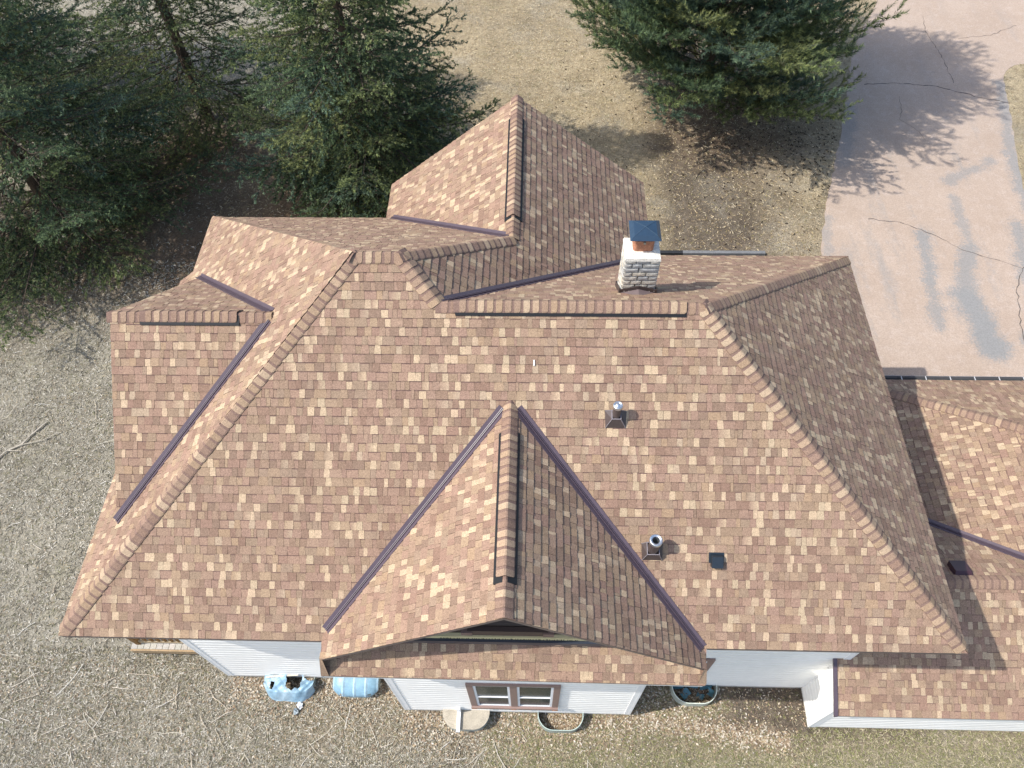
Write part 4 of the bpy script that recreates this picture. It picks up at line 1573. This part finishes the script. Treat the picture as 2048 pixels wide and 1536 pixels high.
for k in range(13):
    m = MB(); x = dk_x0 + .36 + k * .155
    m.box(x, dk_y0 + .12, DZ + .075, x + .04, dk_y0 + .16, DZ + .93, jit(RB, .1)); o = m.build('baluster', MAT['wood'], deck); o.location = off
m = MB(); m.box(dk_x0 + .1, dk_y0 + .09, DZ, dk_x0 + .2, dk_y0 + .19, DZ + 1.0, RB); o = m.build('post', MAT['wood'], deck); o.location = off
m = MB(); m.box(dk_x0 + .1, dk_y0 + .04, 0, dk_x0 + .5, dk_y0 + .34, .20, (0.36, 0.35, 0.33)); o = m.build('pier_block', MAT['stone'], deck); o.location = off
m = MB(); m.box(dk_x0 + .02, dk_y0 + .19, DZ + .06, dk_x0 + .07, dk_y1, DZ + .95, RB, ); 
o = m.build('side_screen', MAT['wood'], deck); o.location = off

# weathered timber on the north lawn
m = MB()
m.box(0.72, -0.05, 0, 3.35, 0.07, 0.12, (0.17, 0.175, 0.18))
m.box(0.0, -0.05, 0, 0.72, 0.07, 0.12, (0.030, 0.032, 0.036))  # left end of the timber in shade, the shade painted as near black
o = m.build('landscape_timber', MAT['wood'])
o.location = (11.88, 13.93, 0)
tag(o, 'long grey weathered timber with shade painted on one end on the lawn behind the roof', 'timber')

# fallen branch on the west lawn
m = MB()
rb = [(-6.95, 5.95), (-6.62, 6.42), (-6.30, 6.60), (-6.12, 6.95), (-5.85, 7.35)]
for a, b in zip(rb[:-1], rb[1:]):
    m.tube((a[0], a[1], .05), (b[0], b[1], .06), .028, .02, 6, (0.44, 0.40, 0.33))
for a, b in (((-6.30, 6.60), (-5.75, 6.75)), ((-6.12, 6.95), (-6.2, 7.3)), ((-6.62, 6.42), (-6.2, 6.40)), ((-5.75, 6.75), (-5.4, 7.0))):
    m.tube((a[0], a[1], .06), (b[0], b[1], .07), .015, .008, 5, (0.42, 0.38, 0.31))
tag(m.build('fallen_branch', MAT['bark']), 'bare forked grey branch lying on the left lawn', 'branch')

# ------------------------------------------------------------------ conifers
GREENS = np.array([(0.072, 0.112, 0.066), (0.086, 0.128, 0.076), (0.108, 0.144, 0.072), (0.074, 0.118, 0.088), (0.126, 0.154, 0.076)])


def frames(d):
    d = d / np.linalg.norm(d, axis=1, keepdims=True)
    ref = np.where(np.abs(d[:, 2:3]) > 0.9, np.array([[1.0, 0, 0]]), np.array([[0, 0, 1.0]]))
    s = np.cross(d, ref)
    s /= np.linalg.norm(s, axis=1, keepdims=True)
    return d, s, np.cross(s, d)


def needles(p0, p1, r, K, ln, wd, spread, col, light, tip=0.5):
    """K triangles about every twig p0->p1"""
    n = len(p0)
    d = p1 - p0
    L = np.linalg.norm(d, axis=1, keepdims=True)
    d, s, t = frames(d)
    idx = np.repeat(np.arange(n), K)
    tt = r.uniform(0.0, 1.05, (n * K, 1))
    an = r.uniform(0, 2 * np.pi, (n * K, 1))
    rad = s[idx] * np.cos(an) + t[idx] * np.sin(an)
    base = p0[idx] + d[idx] * L[idx] * tt
    l = ln * r.uniform(0.6, 1.25, (n * K, 1))
    di = d[idx] * np.cos(spread) + rad * np.sin(spread)
    sd = np.cross(di, rad)
    sd /= np.linalg.norm(sd, axis=1, keepdims=True) + 1e-9
    # turn the blades every which way
    rot = r.uniform(0, np.pi, (n * K, 1))
    nn = np.cross(di, sd)
    sd = sd * np.cos(rot) + nn * np.sin(rot)
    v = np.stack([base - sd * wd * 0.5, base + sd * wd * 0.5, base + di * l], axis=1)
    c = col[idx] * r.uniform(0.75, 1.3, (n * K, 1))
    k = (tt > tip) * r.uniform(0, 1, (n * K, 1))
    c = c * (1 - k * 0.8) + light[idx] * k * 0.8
    return v, c


def conifer(name, label, cat, x, y, h, rmax, z_low, seed, nb=8, spacing=0.34, droop=0.35, K=13, tw_len=0.42, dens=1.0, bare=0.0, group=None,
            tint=1.0, pine=False):
    r = np.random.default_rng(seed)
    t = thing(name, label, cat, (x, y, 0), group)
    m = MB()
    segs = 10
    for k in range(segs):
        za, zb2 = h * k / segs, h * (k + 1) / segs
        m.tube((0, 0, za), (0.03 * math.sin(k), 0, zb2), 0.20 * (1 - za / h) + .02, 0.20 * (1 - zb2 / h) + .02, 9, (0.105, 0.078, 0.058), k == 0, False)
    m.build('trunk', MAT['bark'], t, True)
    tw0, tw1, tcol = [], [], []
    br = MB()
    zz = z_low
    ga = 0.0
    while zz < h - 0.25:
        f = (zz - z_low) / (h - z_low)
        if pine:
            R = rmax * (1 - f) ** 0.55 * (0.85 + 0.3 * r.random())
            if f < .12: R *= 0.85
        else:
            R = rmax * (1 - f) ** 0.85 * r.uniform(0.82, 1.12) * (0.72 + 0.28 * min(1, f / 0.12))
        n = max(4, int(nb * (0.6 + 0.4 * (1 - f))))
        for k in range(n):
            ga += 2.399 if not pine else 2.1 + r.random()
            a = ga + r.uniform(-0.25, 0.25)
            RL = R * r.uniform(0.72, 1.12)
            if RL < 0.15: continue
            rise = (0.10 - droop * (1 - f)) if not pine else (0.15 + 0.35 * f)
            # the branch as a bent line
            NP = 9
            pts = []
            swing = r.uniform(-0.25, 0.25)
            for q in range(NP):
                s = q / (NP - 1)
                aa = a + swing * s * s
                up = rise * RL * s + (0.22 * RL * s ** 3 if not pine else 0.18 * RL * s ** 2) + 0.04 * RL * math.sin(5 * s + k)
                pts.append((math.cos(aa) * RL * s, math.sin(aa) * RL * s, zz + up))
            pts = np.array(pts)
            if pts[:, 2].min() < 0.15:
                pts[:, 2] = np.maximum(pts[:, 2], 0.15)
            for q in range(0, NP - 1, 2):
                br.tube(pts[q], pts[min(q + 2, NP - 1)], max(.006, 0.035 * RL / rmax * (1 - q / NP)), max(.004, .035 * RL / rmax * (1 - (q + 2) / NP)), 4, (0.085, 0.066, 0.052), False, False)
            isbare = r.random() < bare * (1 - f)
            base_col = GREENS[r.integers(0, len(GREENS))] * tint * r.uniform(0.85, 1.15)

            def along(sv_):
                fi = sv_ * (NP - 1)
                i = min(int(fi), NP - 2)
                d_ = pts[i + 1] - pts[i]
                return pts[i] + d_ * (fi - i), d_ / (np.linalg.norm(d_) + 1e-9)
            if isbare:
                for q in range(int(RL / 0.14)):
                    s = 0.1 + 0.9 * r.random()
                    p, dv = along(s)
                    sv = np.cross(dv, (0, 0, 1.0)) * (1 if q % 2 else -1)
                    dirn = dv * 0.8 + sv * r.uniform(0.4, 1.0) + np.array((0, 0, r.uniform(-.3, .1)))
                    dirn /= np.linalg.norm(dirn)
                    tl = 0.5 * r.uniform(.5, 1.3)
                    br.tube(p, p + dirn * tl, .006, .003, 3, (0.085, 0.066, 0.052), False, False)
                    if r.random() < .45:
                        tw0.append(p + dirn * tl * .4); tw1.append(p + dirn * tl); tcol.append(base_col * r.uniform(0.8, 1.1))
                continue
            nsub = int(max(4, RL * dens * (4.4 if not pine else 4.2)))
            for q in range(nsub):
                s = 0.16 + 0.82 * (q + r.random()) / nsub
                p, dv = along(s)
                side = 1 if q % 2 else -1
                sv = np.cross(dv, (0, 0, 1.0)); sv /= np.linalg.norm(sv) + 1e-9
                sl = (0.25 + 0.50 * RL * (1 - s) ** 0.8 * min(1, 0.4 + s * 2)) * r.uniform(0.55, 1.15)
                up = r.uniform(-0.26, 0.02) if not pine else r.uniform(0.0, 0.42)
                sd = dv * r.uniform(0.55, 1.0) + sv * side * r.uniform(0.5, 1.0) + np.array((0, 0, up))
                sd /= np.linalg.norm(sd)
                if sl > 0.6:
                    br.tube(p, p + sd * sl * .8, .009, .004, 3, (0.085, 0.066, 0.052), False, False)
                nt_ = max(2, int(sl / (0.085 if not pine else 0.090)))
                scol = base_col * r.uniform(0.82, 1.2)
                for j in range(nt_):
                    u = (j + r.random()) / nt_
                    pp = p + sd * sl * u + np.array((0, 0, -0.10 * sl * u * u if not pine else 0.10 * sl * u * u))
                    rv = r.normal(0, 1, 3)
                    dirn = sd * r.uniform(0.8, 1.2) + rv * np.array((.42, .42, .20)) + np.array((0, 0, -0.05 if not pine else 0.25))
                    dirn /= np.linalg.norm(dirn)
                    tl = tw_len * r.uniform(0.6, 1.25)
                    tw0.append(pp); tw1.append(pp + dirn * tl); tcol.append(scol * r.uniform(0.88, 1.15))
            for q in range(3):
                p, dv = along(r.uniform(.8, 1.0))
                dirn = dv + r.normal(0, 0.25, 3)
                dirn /= np.linalg.norm(dirn)
                tw0.append(p); tw1.append(p + dirn * tw_len * 1.1); tcol.append(base_col)
        zz += spacing * r.uniform(0.75, 1.25) * (0.75 + 0.5 * (1 - f))
    # leader
    tw0.append(np.array((0, 0, h - 0.5))); tw1.append(np.array((0, 0, h + 0.2))); tcol.append(GREENS[1])
    tw0, tw1, tcol = np.array(tw0), np.array(tw1), np.array(tcol)
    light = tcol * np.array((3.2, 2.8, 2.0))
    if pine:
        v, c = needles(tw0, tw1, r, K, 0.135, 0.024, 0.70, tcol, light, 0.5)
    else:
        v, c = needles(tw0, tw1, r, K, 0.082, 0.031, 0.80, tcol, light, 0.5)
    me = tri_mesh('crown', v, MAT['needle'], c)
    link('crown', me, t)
    br.build('branches', MAT['bark'], t)
    return len(v)


NT = 0
GRP = 'spruces at the upper left'
NT += conifer('spruce_tree', 'big full green spruce close behind the north roof valley', 'tree', 2.2, 17.3, 13.5, 4.4, 0.7, 1, nb=10, spacing=0.37, K=19, tw_len=0.24, group=GRP)
NT += conifer('spruce_tree', 'dark spruce at the left edge with thin grey green boughs', 'tree', -8.1, 15.0, 13.0, 6.0, 0.5, 2, nb=9, spacing=0.44, K=15, tw_len=0.26, bare=0.16, tint=0.95, group=GRP)
NT += conifer('spruce_tree', 'dark half bare spruce between the full spruce and the left edge one', 'tree', -4.6, 20.8, 13.5, 4.9, 0.6, 3, nb=8, spacing=0.48, K=15, tw_len=0.26, bare=0.22, tint=0.95, group=GRP)
NT += conifer('spruce_tree', 'spruce in the top left corner behind the other spruces', 'tree', -12.2, 22.5, 14.0, 5.2, 0.6, 4, nb=8, spacing=0.52, K=14, tw_len=0.27, bare=0.15, tint=0.9, group=GRP)
NT += conifer('pine_tree', 'broad bushy green pine beside the drive with its shadow on the concrete', 'tree', 14.1, 21.9, 12.5, 5.9, 0.9, 5, nb=10, spacing=0.40, K=20, tw_len=0.27, pine=True)

# ------------------------------------------------------------------ straw, leaves, stalks, cones
def keep_out(x, y):
    """true where the house, garage or drive stands"""
    k = (x > WX0) & (x < 14.1) & (y > WY0) & (y < 8.9)
    k |= (x > BX0) & (x < BX1) & (y > BY) & (y < WY0 + .1)
    k |= (x > 5) & (x < 9.8) & (y > 8) & (y < 10.4)
    k |= (x > LX) & (x < 24) & (y > LYS) & (y < 7.4)
    xw = np.interp(y, [p[1] for p in dr_w], [p[0] for p in dr_w])
    xe = np.interp(y, [p[1] for p in dr_e[::-1]], [p[0] for p in dr_e[::-1]])
    k |= (y > 7.2) & (x > xw - .05) & (x < xe + .05)
    return k


def blades(n, x0, x1, y0, y1, lmin, lmax, wd, cols, zmax, r):
    x = r.uniform(x0, x1, n); y = r.uniform(y0, y1, n)
    ok = ~keep_out(x, y)
    ok &= ~((x > 11.9 + 0.4 * np.sin(9 * y)) & (x < 13.95) & (y > -0.34 + 0.08 * np.sin(7 * x)) & (y < WY0) & (r.uniform(0, 1, n) < 0.88))
    x, y = x[ok], y[ok]
    n = len(x)
    a = r.uniform(0, 2 * np.pi, n)
    l = r.uniform(lmin, lmax, n)
    w = wd * r.uniform(0.6, 1.4, n)
    z0 = r.uniform(0.003, zmax * 0.6, n); z1 = r.uniform(0.003, zmax, n)
    dx, dy = np.cos(a), np.sin(a)
    v = np.zeros((n, 3, 3))
    v[:, 0] = np.stack([x - dy * w / 2, y + dx * w / 2, z0], 1)
    v[:, 1] = np.stack([x + dy * w / 2, y - dx * w / 2, z0 + w * .4], 1)
    v[:, 2] = np.stack([x + dx * l, y + dy * l, z1], 1)
    c = cols[r.integers(0, len(cols), n)] * r.uniform(0.75, 1.25, (n, 1))
    return v, c


r = np.random.default_rng(5)
straw_grey = np.array([(0.40, 0.372, 0.30), (0.32, 0.29, 0.225), (0.47, 0.445, 0.375), (0.23, 0.205, 0.15), (0.16, 0.158, 0.08), (0.33, 0.275, 0.18), (0.56, 0.53, 0.46), (0.10, 0.09, 0.066), (0.08, 0.072, 0.05)])
straw_gold = np.array([(0.46, 0.37, 0.225), (0.38, 0.29, 0.16), (0.52, 0.44, 0.30), (0.30, 0.22, 0.125), (0.24, 0.21, 0.10), (0.50, 0.43, 0.31), (0.17, 0.125, 0.075)])
straw_green = np.array([(0.22, 0.22, 0.095), (0.17, 0.18, 0.07), (0.34, 0.30, 0.19), (0.42, 0.37, 0.26), (0.25, 0.22, 0.13)])
parts = [blades(60000, -5.5, 7.5, -2.6, 1.2, 0.04, 0.13, 0.012, straw_grey, 0.035, r),
         blades(60000, -11, 1.0, 0.5, 13.5, 0.05, 0.14, 0.015, straw_grey, 0.035, r),
         blades(45000, 6.8, 19.5, -2.2, 0.6, 0.04, 0.12, 0.012, straw_green, 0.04, r),
         blades(70000, -3, 20.5, 10.5, 29.5, 0.05, 0.15, 0.018, straw_gold, 0.03, r),
         blades(15000, -17, -3, 13, 30, 0.05, 0.16, 0.02, straw_grey, 0.03, r),
         blades(6000, 24.2, 31, 13, 24.5, 0.05, 0.16, 0.018, straw_gold, 0.03, r)]
v = np.concatenate([p[0] for p in parts]); c = np.concatenate([p[1] for p in parts])
tag(link('dry_grass', tri_mesh('dry_grass', v, MAT['litter'], c)), 'short dry straw coloured grass blades on the lawn', 'grass', kind='stuff')


def leaves(n, pos, smin, smax, cols, r, zz=0.03):
    x, y = pos
    ok = ~keep_out(x, y)
    x, y = x[ok], y[ok]
    n = len(x)
    a = r.uniform(0, 2 * np.pi, n)
    s = r.uniform(smin, smax, n)
    asp = r.uniform(0.35, 0.6, n)
    dx, dy = np.cos(a) * s / 2, np.sin(a) * s / 2
    px, py = -np.sin(a) * s * asp / 2, np.cos(a) * s * asp / 2
    h = r.uniform(0.008, zz, n)
    v = np.zeros((n, 4, 3))
    v[:, 0] = np.stack([x - dx, y - dy, h + r.uniform(-.2, .3, n) * s], 1)
    v[:, 1] = np.stack([x + px, y + py, h], 1)
    v[:, 2] = np.stack([x + dx, y + dy, h + r.uniform(-.2, .3, n) * s], 1)
    v[:, 3] = np.stack([x - px, y - py, h + .2 * s * r.uniform(0, 1, n)], 1)
    v[:, :, 2] = np.maximum(v[:, :, 2], 0.005)
    c = cols[r.integers(0, len(cols), n)] * r.uniform(0.75, 1.25, (n, 1))
    return v, c


leafc = np.array([(0.38, 0.295, 0.19), (0.28, 0.21, 0.14), (0.48, 0.41, 0.31), (0.19, 0.14, 0.095), (0.54, 0.49, 0.41), (0.27, 0.19, 0.13)])
xa = r.uniform(1.0, 13.9, 9000); base = np.where((xa > BX0 - .1) & (xa < BX1 + .1), BY, WY0)
ya = base - np.abs(r.normal(0, 0.38, 9000)) - 0.02
kk = (xa < 12.1) | (r.uniform(0, 1, 9000) < 0.12); xa, ya = xa[kk], ya[kk]
L1 = leaves(9000, (xa, ya), 0.03, 0.075, leafc, r)
xb = r.uniform(9.9, 13.5, 2600); yb = 0.12 - (xb - 9.9) * 0.13 - r.normal(0.16, 0.13, 2600)
L2 = leaves(3200, (xb, yb), 0.035, 0.08, leafc, r)
xc = r.uniform(-5, 14, 9000); yc = r.uniform(-2.5, 1.0, 9000)
L3 = leaves(9000, (xc, yc), 0.025, 0.06, leafc, r)
xd = r.uniform(-10, 1, 3500); yd = r.uniform(0, 13, 3500)
L4 = leaves(3500, (xd, yd), 0.03, 0.06, leafc, r)
xw_, yw_ = r.uniform(8.05, 8.95, 500), BY - r.uniform(0.03, 0.34, 500)
L5 = leaves(500, (xw_, yw_), 0.03, 0.07, leafc, r, 0.05)
xe_, ye_ = r.uniform(11.1, 11.9, 260), WY0 - r.uniform(0.04, 0.34, 260)
L6 = leaves(260, (xe_, ye_), 0.03, 0.07, leafc * 0.6, r, 0.10)
v = np.concatenate([p[0] for p in (L1, L2, L3, L4, L5, L6)]); c = np.concatenate([p[1] for p in (L1, L2, L3, L4, L5, L6)])
tag(link('leaf_litter', tri_mesh('leaf_litter', v, MAT['litter'], c, 4)), 'curled tan dead leaves drifted along the white wall', 'leaves', kind='stuff')

# long pale stalks blown over the south and west lawn
m = MB()
random.seed(4)
for k in range(210):
    if k < 150:
        x = random.uniform(-4.5, 10.5); y = random.uniform(-2.4, 0.9)
    else:
        x = random.uniform(-8, 0.5); y = random.uniform(0, 11)
    if keep_out(np.array([x]), np.array([y]))[0]: continue
    a = random.uniform(0, 6.28)
    L = random.choice((0.12, 0.18, 0.3, 0.45, 0.7)) * random.uniform(.7, 1.2)
    p = Vector((x, y, 0.03)); d = Vector((math.cos(a), math.sin(a), 0))
    col = jit(random.choice([(0.62, 0.57, 0.47), (0.54, 0.47, 0.36), (0.68, 0.65, 0.58)]), .1)
    for s in range(3):
        q = p + d * L / 3
        q.z = 0.03 + random.uniform(0, .03)
        if not keep_out(np.array([q.x]), np.array([q.y]))[0]:
            m.tube(p, q, .0065, .005, 4, col)
        p = q
        d = (d + Vector((-d.y, d.x, 0)) * random.uniform(-.3, .3)).normalized()
tag(m.build('straw_stalks', MAT['litter']), 'long pale dead stalks scattered on the lawn', 'stalks', kind='stuff')
# cones under the pine and spruces
m = MB()
for k in range(640):
    if k < 460:
        x = random.gauss(16.6, 1.7); y = random.gauss(19.4, 1.7)
    else:
        x = random.uniform(8.5, 18); y = random.uniform(13.5, 26)
    if keep_out(np.array([x]), np.array([y]))[0]: continue
    a = random.uniform(0, 6.28)
    d = Vector((math.cos(a), math.sin(a), 0)) * random.uniform(.025, .05)
    m.tube(Vector((x, y, .025)) - d, Vector((x, y, .025)) + d, .019, .009, 5, jit((0.055, 0.042, 0.032), .3))
tag(m.build('pine_cones', MAT['bark']), 'dark fallen cones on the lawn by the drive', 'cones', kind='stuff')
print('needles', NT, 'shingles', count, 'cands', len(CAND), 'caps', CAPN)
